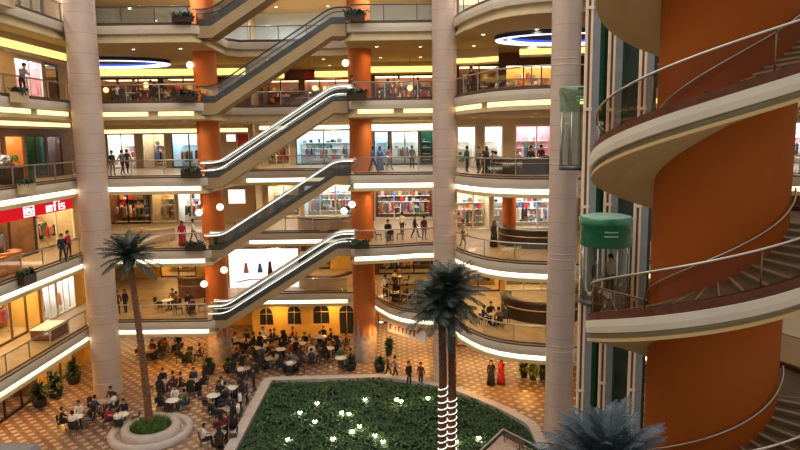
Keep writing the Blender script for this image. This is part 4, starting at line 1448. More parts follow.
counter(-23.0, 36.3, fl(2), .0 + 1.0, R(-90), R(90), 'orange wooden kiosk counter before the red sign shop', h=1.2, body='orange_wood', top='orange_wood', th=.4)


def box_counter(x0, x1, y0, y1, k, h, label, body, top='dark_wood', name='display_counter'):
    z = fl(k)
    root = thing(name, label, 'counter', ((x0 + x1) / 2, (y0 + y1) / 2, z))
    m = MB(); m.box((x0, y0, z + .08), (x1, y1, z + h - .05)); obj('body', m, body, root)
    m = MB(); m.box((x0 - .05, y0 - .05, z + h - .05), (x1 + .05, y1 + .05, z + h)); obj('top', m, top, root)
    m = MB(); m.box((x0 + .05, y0 + .05, z), (x1 - .05, y1 - .05, z + .08)); obj('plinth', m, 'near_black', root)
    return root


box_counter(-23.4, -22.2, 33.2, 35.6, 2, 1.1, 'orange wooden counter at far left below the red sign', 'orange_wood', 'orange_wood')
box_counter(-23.3, -22.0, 38.9, 41.0, 1, .75, 'white topped display table on the first gallery by left rail', 'brown_wood', 'white_paint', 'display_table')
box_counter(-23.4, -22.6, 36.8, 38.6, 3, .95, 'dark flower stand on the third gallery by the left wall', 'dark_wood', 'dark_wood', 'flower_stand')
for i, (x, y, mname, w) in enumerate(((-23.0, 37.2, 'cloth_white', 'white flowers'), (-23.0, 38.2, 'plant_lime', 'yellow green leaves'))):
    root = thing('flower_bunch', 'bunch of %s on the dark third gallery stand' % w, 'flowers', (x, y, fl(3) + .95))
    m = MB(); m.lathe([(.12, .951), (.16, 1.2)], (x, y, fl(3)), 10); obj('pot', m, 'steel', root)
    m = MB(); rr = random.Random(i)
    for q in range(30): m.sphere((x + rr.uniform(-.25, .25), y + rr.uniform(-.35, .35), fl(3) + 1.2 + rr.uniform(0, .45)), rr.uniform(.06, .11), 6)
    obj('blooms', m, mname, root)

# ------------------------------------------------------------------ arcade wall with arched windows on the ground floor
WY = 54.0
m = MB()
zt = ce(0)
arches = []
for px, w, zb, zh in ((266, 1.25, .95, 1.0), (294, 1.25, 1.0, 1.1), (321, 1.5, 1.0, 1.1), (346.5, 1.35, 0.05, 2.0)):
    arches.append((xat(px, 2, WY), w / 2, zb, zb + zh))
xL, xR = -12.95, -3.65
# wall pieces: between arches, below sills, and above the arch curves
x = xL
for cx, hw, zb, zs in arches + [(xR, 0, 0, 0)]:
    m.box((x, WY, 0), (cx - hw if hw else xR, WY + .3, zt)); x = cx + hw
for cx, hw, zb, zs in arches:
    if zb > .1: m.box((cx - hw, WY, 0), (cx + hw, WY + .3, zb))
    n = 16
    for i in range(n):
        a, b = PI - PI * i / n, PI - PI * (i + 1) / n
        xa, za, xb, zb_ = cx + hw * math.cos(a), zs + hw * math.sin(a), cx + hw * math.cos(b), zs + hw * math.sin(b)
        m.add([(xa, WY, za), (xb, WY, zb_), (xb, WY, zt), (xa, WY, zt), (xa, WY + .3, za), (xb, WY + .3, zb_), (xb, WY + .3, zt), (xa, WY + .3, zt)], [(0, 1, 2, 3), (7, 6, 5, 4), (0, 4, 5, 1)])
tag(obj('wall_arcade', m, 'wall_yellow', loc=((xL + xR) / 2, WY, 0)), 'yellow arcade wall with arched windows below the escalators', 'wall', kind='structure')
for i, (cx, hw, zb, zs) in enumerate(arches):
    w = ('first', 'second', 'third', 'fourth, reaching to the floor,')[i]
    root = thing('window_%d' % (i + 1), '%s arched dark window in the yellow arcade wall from the left' % w, 'window', (cx, WY + .1, zb), kind='structure')
    pts = [Vector((cx - hw + .03, WY + .1, zb + .02))] + [Vector((cx + (hw - .03) * math.cos(PI - PI * q / 14), WY + .1, zs + (hw - .03) * math.sin(PI - PI * q / 14))) for q in range(15)] + [Vector((cx + hw - .03, WY + .1, zb + .02))]
    m = MB(); m.tube(pts, .05, 6, closed=True)
    m.tube([(cx, WY + .1, zb), (cx, WY + .1, zs + hw)], .03, 6); m.tube([(cx - hw, WY + .1, zs), (cx + hw, WY + .1, zs)], .03, 6)
    obj('window_frame', m, 'wall_cream', root)
    m = MB(); m.add([p + Vector((0, .05, 0)) for p in pts], [tuple(range(len(pts)))]); obj('pane', m, 'near_black', root)
m = MB(); m.box((xL, WY + .31, 0), (xL + .05, 57.5, zt)); m.box((xR - .05, WY + .31, 0), (xR, 57.5, zt))
tag(obj('wall_arcade_return', m, 'wall_yellow', loc=(xL, WY, 0)), 'side returns of the yellow arcade room', 'wall', kind='structure')

# sign board of the ground floor kiosk right of the orange column
a, b = at(388, 325, Y=48.0), at(426, 334, Y=44.9)
root = thing('kiosk_sign', 'white slanting kiosk sign with dark red lettering below the first gallery', 'sign', a)
d = (b - a); d.z = 0; L = d.length; d.normalize(); nrm = Vector((d.y, -d.x, 0))
frK = (Vector((a.x, a.y)), Vector((d.x, d.y)), Vector((nrm.x, nrm.y)), L)
zt_ = a.z
m = MB(); wbox(m, frK, 0, L, -.06, .12, zt_ - .45, zt_ + .42); kbd = obj('board', m, 'white_paint', root)
x = .25; rr = random.Random(2)
for w_, h_ in ((.5, .4), (.22, .3), (.3, .42), (.28, .36), (.24, .42), (.3, .42), (.45, .5)):
    m = MB(); wbox(m, frK, x, x + w_ * .38, -.09, -.062, zt_ - .22, zt_ - .22 + h_); wbox(m, frK, x, x + w_ * .75, -.092, -.062, zt_ - .22 + h_ * .8, zt_ - .22 + h_)
    x += w_ + .14
    obj('letter', m, 'sign_red_dark', kbd)
m = MB()
for s_ in (.15, L - .15):
    p = wp(frK, s_, .03, zt_ + .4); m.tube([p, Vector((p.x, p.y, ce(0) + .1))], .025, 6)
obj('hanger', m, 'dark_steel', root)

# awning of a kiosk at the lower left corner
a = at(4, 441, z=2.7); b = at(44, 443, z=2.7)
root = thing('kiosk', 'grey topped kiosk at the lower left corner of the floor', 'kiosk', (a.x, a.y - 1.2, 0))
m = MB(); m.add([(a.x - 2, a.y, 2.6), (b.x, b.y - .2, 2.6), (b.x - .3, b.y - 3, 2.6), (a.x - 2, a.y - 3, 2.6), (a.x - 2, a.y - .1, 2.8), (b.x - .2, b.y - .3, 2.8), (b.x - .5, b.y - 2.9, 2.8), (a.x - 2, a.y - 2.9, 2.8)],
                [(0, 1, 2, 3), (4, 5, 6, 7), (0, 1, 5, 4), (1, 2, 6, 5), (2, 3, 7, 6), (3, 0, 4, 7)])
obj('canopy', m, 'awning_grey', root)
for q in ((a.x - 1.8, a.y - .3), (b.x - .5, b.y - .6), (b.x - .7, b.y - 2.7), (a.x - 1.8, a.y - 2.7)):
    m = MB(); m.box((q[0] - .06, q[1] - .06, 0), (q[0] + .06, q[1] + .06, 2.61)); obj('post', m, 'dark_steel', root)
m = MB(); m.box((a.x - 1.7, a.y - 2.6, 0), (b.x - .6, b.y - .5, 1.05)); obj('counter', m, 'brown_wood', root)

# plain wall behind the foot of the stairs
m = MB(); m.box((17.3, 30, 0), (27, 30.3, 8.4)); m.box((17.2, 29.95, 8.4), (27.1, 30.35, 8.6))
tag(obj('wall_stair', m, 'wall_cream', loc=(22, 30, 0)), 'beige wall behind the lower stairs at right', 'wall', kind='structure')

# shrubs in pots on the ground floor
def potted_plant(px, py, label, h=1.5, lime=.3, seed=1, r=.3, w=.7):
    p = at(px, py, z=0.0); rr = random.Random(seed)
    root = thing('potted_plant', label, 'potted plant', p)
    m = MB(); m.lathe([(r * .7, 0), (r, .55), (r * .95, .58), (r * .8, .5), (.01, .5)], p, 16); obj('pot', m, 'near_black', root)
    m = MB()
    m.tube([p + Vector((0, 0, .45)), p + Vector((0.03, 0, h * .6))], .03, 5)
    for i in range(150):
        a = rr.uniform(0, 2 * PI); e = rr.uniform(-.2, 1.3); o = p + Vector((0, 0, rr.uniform(.5, h * .7)))
        d = Vector((math.cos(a) * math.cos(e), math.sin(a) * math.cos(e), math.sin(e))); t = Vector((-math.sin(a), math.cos(a), 0)) * .07
        ln = rr.uniform(.3, w)
        mid = o + d * ln * .6; tip = o + d * ln - Vector((0, 0, ln * .25))
        m.add([o, mid + t, tip, mid - t], [(0, 1, 2, 3)], 1 if rr.random() < lime else 0)
    obj('foliage', m, ['plant_dark', 'plant_lime'], root)


potted_plant(524, 377, 'leafy potted plant on the floor below first gallery, right of the pair', 1.7, .4, 1)
potted_plant(533, 380, 'yellowish potted plant on the floor beside right pink column', 1.4, .9, 2)
potted_plant(543, 379, 'dark potted plant nearest the right pink column', 1.8, .2, 3)
potted_plant(389, 355, 'dark potted plant right of the orange column base', 1.6, .05, 4)
potted_plant(351, 370, 'low dark planter left of the right orange column base', 1.1, .05, 5, .45)
potted_plant(380, 371, 'low dark planter right of the right orange column base', 1.1, .05, 6, .45)
potted_plant(209, 373, 'low dark planter before the left orange column base', 1.2, .1, 7, .5)
potted_plant(230, 372, 'low dark planter right of the left orange column base', 1.1, .1, 8, .5)
potted_plant(40, 406, 'dark potted shrub on the floor below the left gallery', 1.9, .0, 9, .5, 1.0)
potted_plant(56, 396, 'second dark potted shrub below the left gallery', 1.9, .0, 10, .5, 1.0)
potted_plant(74, 383, 'third dark potted shrub below the left gallery', 1.8, .0, 11, .5, .9)

# ------------------------------------------------------------------ people
def skinned(name, verts, edges, radii, root_i=0, sub=1):
    me = bpy.data.meshes.new(name + '_cage')
    me.from_pydata([Vector(v) for v in verts], edges, [])
    o = bpy.data.objects.new(name + '_cage', me)
    COL.objects.link(o)
    sk = o.modifiers.new('skin', 'SKIN')
    for i, d in enumerate(me.skin_vertices[0].data):
        r = radii[i]
        d.radius = (r if isinstance(r, tuple) else (r, r))
        d.use_root = (i == root_i)
    sk.use_smooth_shade = True
    sb = o.modifiers.new('sub', 'SUBSURF'); sb.levels = sub; sb.render_levels = sub
    dg = bpy.context.evaluated_depsgraph_get()
    out = bpy.data.meshes.new_from_object(o.evaluated_get(dg))
    bpy.data.objects.remove(o); bpy.data.meshes.remove(me)
    return out


def body(pose):
    """joints of a person facing -Y, feet on z = 0 (seated: seat at 0.45)"""
    J = {}
    if pose == 'sit':
        hip = .50; J['pel'] = (0, .05, hip + .04); J['wai'] = (0, .06, hip + .24); J['che'] = (0, .03, hip + .44); J['nek'] = (0, .0, hip + .60); J['jaw'] = (0, -.03, hip + .68); J['hed'] = (0, -.03, hip + .82)
        for s, n in ((-1, 'l'), (1, 'r')):
            J['hp' + n] = (s * .10, .03, hip); J['kn' + n] = (s * .13, -.40, hip + .02); J['an' + n] = (s * .13, -.38, .09); J['to' + n] = (s * .14, -.54, .04)
            J['sh' + n] = (s * .19, .02, hip + .52); J['el' + n] = (s * .24, -.08, hip + .27); J['wr' + n] = (s * .14, -.30, hip + .25)
    else:
        J['pel'] = (0, 0, .96); J['wai'] = (0, 0, 1.12); J['che'] = (0, 0, 1.32); J['nek'] = (0, .0, 1.48); J['jaw'] = (0, -.02, 1.56); J['hed'] = (0, -.02, 1.69)
        if pose == 'lean':
            J['wai'] = (0, -.05, 1.11); J['che'] = (0, -.15, 1.28); J['nek'] = (0, -.22, 1.42); J['jaw'] = (0, -.26, 1.49); J['hed'] = (0, -.27, 1.62)
        for s, n in ((-1, 'l'), (1, 'r')):
            st_ = (.26 * s) if pose == 'walk' else 0.03 * s
            J['hp' + n] = (s * .10, 0, .90); J['kn' + n] = (s * .11, -.55 * st_ - .03, .49); J['an' + n] = (s * .11, -st_ + (.05 if st_ < 0 else 0), .08); J['to' + n] = (s * .13, -st_ - .15 + (.05 if st_ < 0 else 0), .035)
            J['sh' + n] = (s * .19, .0, 1.40); J['el' + n] = (s * .25, .03 + st_ * .6, 1.12); J['wr' + n] = (s * .25, -.06 + st_ * 1.0, .88)
            if pose == 'lean':
                J['sh' + n] = (s * .19, -.15, 1.36); J['el' + n] = (s * .25, -.24, 1.11); J['wr' + n] = (s * .12, -.44, 1.13)
            if pose == 'carry' and n == 'r':
                J['el' + n] = (s * .26, .02, 1.12); J['wr' + n] = (s * .20, -.22, 1.08)
    rad = dict(pel=(.155, .115), wai=(.135, .10), che=(.165, .115), nek=.058, jaw=(.072, .08), hed=(.082, .098))
    for n in 'lr':
        rad.update({'hp' + n: .092, 'kn' + n: .062, 'an' + n: .045, 'to' + n: (.042, .032), 'sh' + n: .072, 'el' + n: .047, 'wr' + n: .034})
    ks = list(J)
    ed = [('pel', 'wai'), ('wai', 'che'), ('che', 'nek'), ('nek', 'jaw'), ('jaw', 'hed')]
    for n in 'lr':
        ed += [('pel', 'hp' + n), ('hp' + n, 'kn' + n), ('kn' + n, 'an' + n), ('an' + n, 'to' + n), ('che', 'sh' + n), ('sh' + n, 'el' + n), ('el' + n, 'wr' + n)]
    me = skinned('person', [J[k] for k in ks], [(ks.index(a), ks.index(b)) for a, b in ed], [rad[k] for k in ks], 0, 1)
    zone = {'pel': 2}
    segs = []
    for a, b in ed:
        if a in ('pel', 'wai', 'che') and b in ('wai', 'che'): zz = 1
        elif (a, b) == ('che', 'nek'): zz = 1
        elif a in ('nek', 'jaw'): zz = 0
        elif a.startswith('hp') or a.startswith('kn') or a == 'pel': zz = 2
        elif a.startswith('an'): zz = 3
        elif a.startswith('sh') or a == 'che': zz = 1
        else: zz = 1
        segs.append((Vector(J[a]), Vector(J[b]), zz))
    for poly in me.polygons:
        c = poly.center; best = (9, 0)
        for a, b, zz in segs:
            t = max(0, min(1, (c - a).dot(b - a) / (b - a).length_squared)); d = (c - a - (b - a) * t).length
            if d < best[0]: best = (d, zz)
        z_ = best[1]
        poly.material_index = z_
        poly.use_smooth = True
    # hands, nose, ears and eyes join the one body mesh
    mb = MB()
    for s, n in ((-1, 'l'), (1, 'r')):
        w = Vector(J['wr' + n]); e = Vector(J['el' + n]); d = (w - e).normalized(); sd = d.cross(Vector((0, 0, 1)))
        sd = sd.normalized() if sd.length > .2 else Vector((0, 1, 0))
        up = sd.cross(d)
        mb.tube([w - d * .03, w + d * .03, w + d * .085], [.03, .036, .03], 8)
        for i in range(4):
            o = w + d * .075 + sd * (.026 * (i - 1.5)); l = (.07, .08, .076, .06)[i]
            mb.tube([o, o + d * l * .55 - up * .006, o + d * l - up * .03], [.0095, .009, .006], 5)
        o = w + d * .03 + sd * .03
        mb.tube([o, o + sd * .03 + d * .03, o + sd * .035 + d * .06], [.011, .010, .007], 5)
    h = Vector(J['hed'])
    mb.tube([h + Vector((0, -.085, .0)), h + Vector((0, -.118, -.035)), h + Vector((0, -.09, -.045))], [.008, .016, .010], 6)
    for s in (-1, 1):
        mb.sphere(h + Vector((s * .082, .0, -.02)), .022, 6, 0)
        mb.sphere(h + Vector((s * .034, -.088, .008)), .011, 6, 4)
    mb.tube([h + Vector((-.028, -.082, -.072)), h + Vector((0, -.092, -.073)), h + Vector((.028, -.082, -.072))], [.004, .008, .004], 5, 5)
    extra = mb.mesh('x', [])
    bm = bmesh.new(); bm.from_mesh(me); bm.from_mesh(extra); bm.to_mesh(me); bm.free(); bpy.data.meshes.remove(extra)
    return me, J


POSES = {p: body(p) for p in ('stand', 'walk', 'lean', 'sit', 'carry')}
PM = {}


def person_meshes(pose, top, legs, robe):
    key = (pose, top, legs, robe)
    if key in PM: return PM[key]
    me0, J = POSES[pose]
    me = me0.copy(); me.name = 'person'
    for n in ('skin', top, legs, 'shoe', 'hair', 'maroon'): me.materials.append(M['cloth_' + n])
    h = Vector(J['hed'])
    mb = MB()
    if robe:      # headscarf closing round the face
        mb.lathe([(.001, .135), (.07, .12), (.112, .06), (.118, -.02), (.11, -.09), (.12, -.16), (.17, -.24)], h, 16, a0=R(-40), a1=R(220))
    else:
        mb.lathe([(.001, .128), (.06, .115), (.10, .065), (.108, .01), (.10, -.06), (.07, -.10)], h + Vector((0, .012, 0)), 16, a0=R(-30), a1=R(210))
        mb.lathe([(.001, .129), (.06, .116), (.101, .064)], h + Vector((0, .008, 0)), 16)
    hair = mb.mesh('hair', [M['cloth_' + (top if robe else 'hair')]])
    rb = None
    if robe:
        p = Vector(J['pel']); mb = MB()
        if pose == 'sit':
            mb.tube([(0, .08, .98), (0, .06, .74), (0, -.05, .60), (0, -.30, .56), (0, -.42, .42), (0, -.42, .08)], [.16, .17, .21, .22, .21, .24], 14)
        else:
            mb.lathe([(.09, 1.47), (.18, 1.38), (.185, 1.2), (.17, 1.08), (.21, .9), (.25, .5), (.30, .06), (.27, .06)], (0, 0, 0), 18)
        rb = mb.mesh('robe', [M['cloth_' + top]])
    PM[key] = (me, hair, rb)
    return PM[key]


def person(x, y, z, rz, label, pose='stand', top='black', legs='navy', robe=False, group=None, scale=1.0):
    me, hair, rb = person_meshes(pose, top, legs, robe)
    o = bpy.data.objects.new('person', me); COL.objects.link(o)
    o.location = (x, y, z); o.rotation_euler = (0, 0, rz); o.scale = (scale,) * 3
    tag(o, label, 'person', group)
    c = bpy.data.objects.new('headscarf' if robe else 'hair', hair); COL.objects.link(c); c.parent = o
    if rb:
        c = bpy.data.objects.new('robe', rb); COL.objects.link(c); c.parent = o
    return o


def gp(px, k, Y, label, pose='stand', top='black', legs='black', rz=0.0, robe=False):
    x = xat(px, fl(k) + 1, Y)
    person(x, Y, fl(k), rz, label, pose, top, legs, robe, 'people on the galleries')


gp(21.5, 4, 36.0, 'person in dark jacket leaning on the fourth gallery rail at left', 'lean', 'grey', 'black', R(70))
gp(122, 3, 46.5, 'person in dark clothes before the white shop on third gallery', 'walk', 'grey', 'black', R(160))
gp(112, 3, 45.5, 'person in black beside left column on third gallery', 'stand', 'black', 'grey', R(60))
gp(127, 3, 49.5, 'person in navy entering the white shop on third gallery', 'walk', 'navy', 'black', R(180))
gp(182, 2, 44.8, 'person in red robe at second gallery rail left of escalators', 'stand', 'red', 'black', R(20), True)
gp(193, 2, 45.8, 'person in white shirt behind the one in red robe', 'walk', 'white', 'grey', R(90))
gp(373, 3, 46.0, 'person in blue shirt on third gallery right of orange column', 'walk', 'blue', 'navy', R(60))
gp(380, 3, 47.2, 'person in blue robe on third gallery beside the blue shirted one', 'stand', 'blue', 'blue', R(-30), True)
gp(389, 3, 48.8, 'person in pink top on third gallery before the icy shop', 'walk', 'pink', 'grey', R(110))
gp(412, 3, 50.0, 'person in grey at the icy white shop on third gallery', 'stand', 'grey', 'black', R(170))
gp(486.5, 3, 41.8, 'person in black robe before brilliant white doorway', 'walk', 'black', 'black', R(80), True)
gp(478.5, 3, 42.5, 'person in dark grey left of the black robed one', 'stand', 'grey', 'black', R(-60))
gp(467, 3, 44.0, 'person in green top by the green display shop', 'stand', 'green', 'black', R(120))
gp(531, 3, 40.5, 'person in black seen behind the third gallery kiosk at right', 'stand', 'black', 'black', R(20))
gp(541, 3, 44.5, 'person in maroon top beyond the third gallery kiosk', 'stand', 'maroon', 'black', R(10))
gp(474, 4, 40.6, 'person in black leaning on fourth gallery rail right of middle column', 'lean', 'black', 'black', R(-50))
gp(470, 4, 42.2, 'person in brown coat standing behind the fourth gallery rail', 'stand', 'brown', 'black', R(40))
gp(352, 4, 46.0, 'person in maroon on fourth gallery at the orange column', 'stand', 'maroon', 'black', R(30))
gp(399, 4, 46.6, 'person in beige coat on fourth gallery before the red signed shop', 'walk', 'beige', 'brown', R(80))
gp(418, 4, 47.8, 'person in black on fourth gallery left of the middle column', 'walk', 'black', 'black', R(-90))
gp(388, 4, 49.0, 'person in grey browsing at the fourth gallery clothes shop', 'stand', 'grey', 'navy', R(180))
gp(134, 4, 46.0, 'person in maroon at the back left cafe rail on fourth gallery', 'stand', 'maroon', 'black', R(20))
gp(118, 4, 46.6, 'person in brown beside left column on fourth gallery', 'stand', 'brown', 'black', R(-20))
gp(151, 4, 47.4, 'person in black in the fourth gallery cafe at back left', 'walk', 'black', 'black', R(90))
gp(463, 2, 43.4, 'person in beige on second gallery right of middle column', 'walk', 'beige', 'brown', R(-60))
gp(494, 2, 42.6, 'person in black robe by slim orange pillar on second gallery', 'stand', 'black', 'black', R(40), True)
gp(402, 2, 48.6, 'person in white shirt amid second gallery displays', 'stand', 'white', 'black', R(150))
gp(415, 2, 47.0, 'person in black amid second gallery displays', 'walk', 'black', 'black', R(80))
gp(424, 2, 46.0, 'person in maroon left of middle column on second gallery', 'stand', 'maroon', 'grey', R(30))
gp(62, 2, 39.2, 'person in black before the shop with red sign', 'walk', 'black', 'black', R(40))
gp(68, 2, 40.6, 'person in red top at right end of the red sign shop', 'stand', 'red', 'black', R(80))
gp(385, 1, 49.0, 'person in white shirt at first gallery counter', 'stand', 'white', 'black', R(20))
gp(395, 1, 47.6, 'person in black robe at curved first gallery rail', 'stand', 'black', 'black', R(60), True)
gp(462, 1, 42.4, 'person in brown on first gallery behind the palms', 'stand', 'brown', 'black', R(60))
gp(117, 1, 45.0, 'person in maroon at first gallery rail near left column', 'stand', 'maroon', 'black', R(30))
gp(125, 1, 45.4, 'person in black at first gallery rail behind the palm', 'stand', 'black', 'black', R(-20))
person(LX - .35, 25.4, LZ, R(30), 'person in dark clothes riding inside the round glass lift', 'stand', 'black', 'grey')
person(LX + .3, 25.7, LZ, R(-20), 'person in beige riding inside the round glass lift', 'stand', 'beige', 'brown')


def flp(px, py, label, pose='stand', top='black', legs='black', rz=0.0, robe=False):
    p = at(px, py, z=0.0)
    person(p.x, p.y, 0, rz, label, pose, top, legs, robe, 'people on the ground floor')


flp(491, 385, 'person in black robe walking on orange floor at right', 'walk', 'black', 'black', R(-10), True)
flp(501, 384, 'person in red robe beside the black robed one at right', 'walk', 'red', 'red', R(15), True)
flp(409, 386, 'person in black standing beyond the back kerb', 'stand', 'black', 'black', R(40))
flp(421, 387, 'person in maroon left of the twin palm trunks', 'stand', 'maroon', 'black', R(-30))
flp(395, 380, 'person in grey beyond the corner of the back kerb', 'walk', 'grey', 'black', R(100))
flp(388, 378, 'person in brown near the corner of the back kerb', 'walk', 'brown', 'black', R(90))
for i, (px, py, t, w) in enumerate(((262, 392, 'black', 'at its back corner'), (255, 404, 'navy', 'second from its back corner'), (249, 416, 'white', 'in white, halfway along'), (243, 428, 'black', 'beyond the one in white'), (236, 441, 'maroon', 'nearest the photo edge'))):
    p = at(px, py, z=0)
    person(-10.05, p.y, 0, R(-90 + i * 14), 'standing person in %s by the left kerb, %s' % (t, w), 'stand' if i % 2 else 'carry', t, 'black', i == 3, 'people on the ground floor')

# ------------------------------------------------------------------ cafe tables, chairs and guests
def chair_proto():
    root = thing('cafe_chair', 'x', 'chair', (0, 0, 0), group='cafe chairs on the ground floor')
    m = MB(); m.box((-.21, -.21, .42), (.21, .21, .46)); obj('seat', m, 'chair_dark', root)
    m = MB(); n = 6
    A = [Vector((-.21 + .42 * i / n, .20 + .05 * math.sin(PI * i / n), .55)) for i in range(n + 1)]
    for dz, dy in ((.0, 0),):
        B = [p + Vector((0, .05, .34)) for p in A]
        A2 = [p + Vector((0, .025, 0)) for p in A]; B2 = [p + Vector((0, .025, 0)) for p in B]
        m.strip(A, B); m.strip(B2, A2); m.strip(B, B2); m.strip(A2, A)
    obj('backrest', m, 'chair_dark', root)
    for x, y in ((-1, -1), (1, -1), (-1, 1), (1, 1)):
        m = MB(); m.tube([(x * .20, y * .20, 0), (x * .18, y * .18, .43)] + ([(x * .19, .21, .58)] if y > 0 else []), .018, 5)
        obj('leg', m, 'dark_steel', root)
    return root


def table_proto(kind):
    root = thing('cafe_table', 'x', 'table', (0, 0, 0), group='cafe tables on the ground floor')
    m = MB(); m.lathe([(.001, .70), (.43, .70), (.45, .72), (.43, .74), (.001, .74)], (0, 0, 0), 20); obj('tabletop', m, kind, root)
    m = MB(); m.tube([(0, 0, .03), (0, 0, .70)], .035, 8); obj('pedestal', m, 'dark_steel', root)
    m = MB(); m.lathe([(.26, 0), (.24, .03), (.04, .05)], (0, 0, 0), 16); obj('base', m, 'dark_steel', root)
    return root


CH, TB = chair_proto(), {k: table_proto(k) for k in ('table_top', 'table_white')}
used = set()
TABLES = [  # photo place, top, guests' colours round the table from the near side, words
    (104, 412, 'table_top', ['navy', 'white', 'maroon', None], 'table before the left pink column'),
    (77, 428, 'table_white', ['white', 'black', 'white', 'black'], 'table at the far lower left'),
    (122, 426, 'table_white', ['white', None, 'black', 'red'], 'table left of the round planter'),
    (162, 392, 'table_top', ['black', 'maroon', 'black', None], 'table behind the left palm trunk'),
    (193, 391, 'table_top', ['black', 'black', 'navy', 'black'], 'table behind the round planter at right'),
    (173, 411, 'table_white', [None, 'green', 'white', 'black'], 'table just right of the left palm'),
    (214, 406, 'table_white', [None, 'black', 'black', None], 'pale table halfway from planter to garden'),
    (226, 421, 'table_top', ['black', 'white', 'navy', 'black'], 'table by the garden left kerb'),
    (232, 398, 'table_white', ['grey', 'black', None, 'white'], 'table near the garden back left corner'),
    (219, 445, 'table_top', ['black', None, 'maroon', 'white'], 'lowest table by the garden kerb'),
    (245, 378, 'table_top', ['white', 'black', 'brown', None], 'table behind the garden corner'),
    (247, 366, 'table_top', ['black', None, 'brown', 'black'], 'table right of the left orange column'),
    (256, 357, 'table_white', ['black', 'white', None, 'black'], 'second table from the left orange column'),
    (268, 368, 'table_top', ['black', 'beige', 'black', None], 'table third from the left orange column'),
    (281, 358, 'table_white', [None, 'red', 'black', 'brown'], 'pale table before the first arches'),
    (291, 372, 'table_top', ['white', 'black', 'grey', 'black'], 'table behind the middle of the back kerb'),
    (301, 352, 'table_white', ['black', None, 'black', 'white'], 'table below the middle arched window'),
    (312, 363, 'table_top', ['navy', 'black', 'white', 'black'], 'dark crowded table left of right orange column'),
    (329, 357, 'table_white', ['black', None, 'brown', None], 'table below the third arched window'),
    (341, 367, 'table_white', [None, 'black', 'green', None], 'pale table beside the right orange column'),
    (262, 346, 'table_white', ['black', 'black', 'white', None], 'table beside the arcade wall at left'),
    (284, 344, 'table_top', ['black', 'red', None, 'black'], 'table beside the arcade wall at centre'),
    (322, 345, 'table_white', ['white', 'black', 'black', None], 'table beside the arcade wall at right'),
    (337, 350, 'table_top', ['black', 'brown', None, None], 'table before the tall arched doorway'),
    (245, 349, 'table_top', [None, 'black', 'black', 'white'], 'table behind the left orange column'),
    (190, 362, 'table_top', ['black', 'maroon', None, 'black'], 'table under first gallery left of orange column'),
    (150, 360, 'table_top', [None, 'black', 'maroon', 'red'], 'table under first gallery behind the palm trunk'),
    (172, 352, 'table_top', ['brown', None, 'black', 'red'], 'table deep under the first gallery'),
]
SIDES = ['near', 'right', 'far', 'left']
rnd = random.Random(21)
for ti, (px, py, kind, guests, words_) in enumerate(TABLES):
    p = at(px, py, z=.0)
    r0 = rnd.uniform(-.35, .35)
    cname = 'pale round cafe' if kind == 'table_white' else 'brown round cafe'
    root = TB[kind]
    if kind not in used:
        used.add(kind); root.location = p; root['label'] = cname + ' ' + words_
    else:
        dup(root, p, r0, cname + ' ' + words_)
    for s in range(4):
        a = -PI / 2 + s * PI / 2 + r0
        d = Vector((math.cos(a), math.sin(a), 0))
        rz = a - PI / 2 + PI + PI      # chair faces the table
        rz = math.atan2(-d.y, -d.x) + PI / 2
        q = p + d * .78
        lab = 'dark cafe chair on %s side of %s' % (SIDES[s], words_)
        if 'chair' not in used:
            used.add('chair'); CH.location = q; CH.rotation_euler = (0, 0, rz); CH['label'] = lab
        else:
            dup(CH, q, rz, lab)
        if guests[s]:
            q2 = p + d * .76
            rb = guests[s] in ('black', 'maroon', 'red') and rnd.random() < .35
            person(q2.x, q2.y, 0, rz, 'guest in %s seated %s of %s' % (guests[s] + (' robe' if rb else ''), {'near': 'near side', 'far': 'far side', 'left': 'left', 'right': 'right'}[SIDES[s]], words_), 'sit', guests[s], rnd.choice(['black', 'navy', 'grey']), rb, 'cafe guests on the ground floor')

GT = [(-18.6, 45.0, 4, 'on fourth gallery beside left column'), (-16.4, 45.4, 4, 'on fourth gallery, second from left column'), (-17.5, 48.6, 4, 'deeper in the fourth gallery back left cafe'), (-15.8, 49.8, 4, 'deepest in the fourth gallery back left cafe'),
      (-0.3, 47.6, 1, 'at first gallery rail near orange column'), (0.9, 46.9, 1, 'at first gallery rail near middle column'), (-0.3, 53.4, 1, 'beyond the first gallery amber counter'),
      (6.6, 44.6, 3, 'behind the third gallery round counter'), (-17.3, 46.2, 1, 'on first gallery above the round planter'), (-15.3, 45.2, 1, 'on first gallery left of escalators'),
      (-0.8, 46.2, 2, 'on second gallery right of orange column'), (6.2, 41.2, 1, 'on first gallery left of curved bar'), (5.6, 43.6, 4, 'on fourth gallery right of middle column')]
for ti, (x, y, k, words_) in enumerate(GT):
    p = Vector((x, y, fl(k))); r0 = rnd.uniform(-.5, .5)
    dup(TB['table_top' if ti % 2 else 'table_white'], p, r0, ('brown' if ti % 2 else 'pale') + ' round cafe table ' + words_, 'cafe tables on the galleries')
    for s_ in range(4):
        a = -PI / 2 + s_ * PI / 2 + r0; d = Vector((math.cos(a), math.sin(a), 0)); rz = math.atan2(-d.y, -d.x) + PI / 2
        dup(CH, p + d * .78, rz, 'dark cafe chair at %s side of table %s' % (SIDES[s_], words_), 'cafe chairs on the galleries')
        if rnd.random() < .6:
            t = rnd.choice(['black', 'white', 'maroon', 'navy', 'brown', 'beige']); q2 = p + d * .76
            person(q2.x, q2.y, fl(k), rz, 'guest in %s seated %s side of table %s' % (t, SIDES[s_], words_), 'sit', t, 'black', False, 'cafe guests on the galleries')

# ------------------------------------------------------------------ light
w = bpy.data.worlds.new('world'); scene.world = w; w.use_nodes = True
bg = w.node_tree.nodes['Background']
bg.inputs['Color'].default_value = (1.0, 0.90, 0.77, 1)
bg.inputs['Strength'].default_value = 0.42

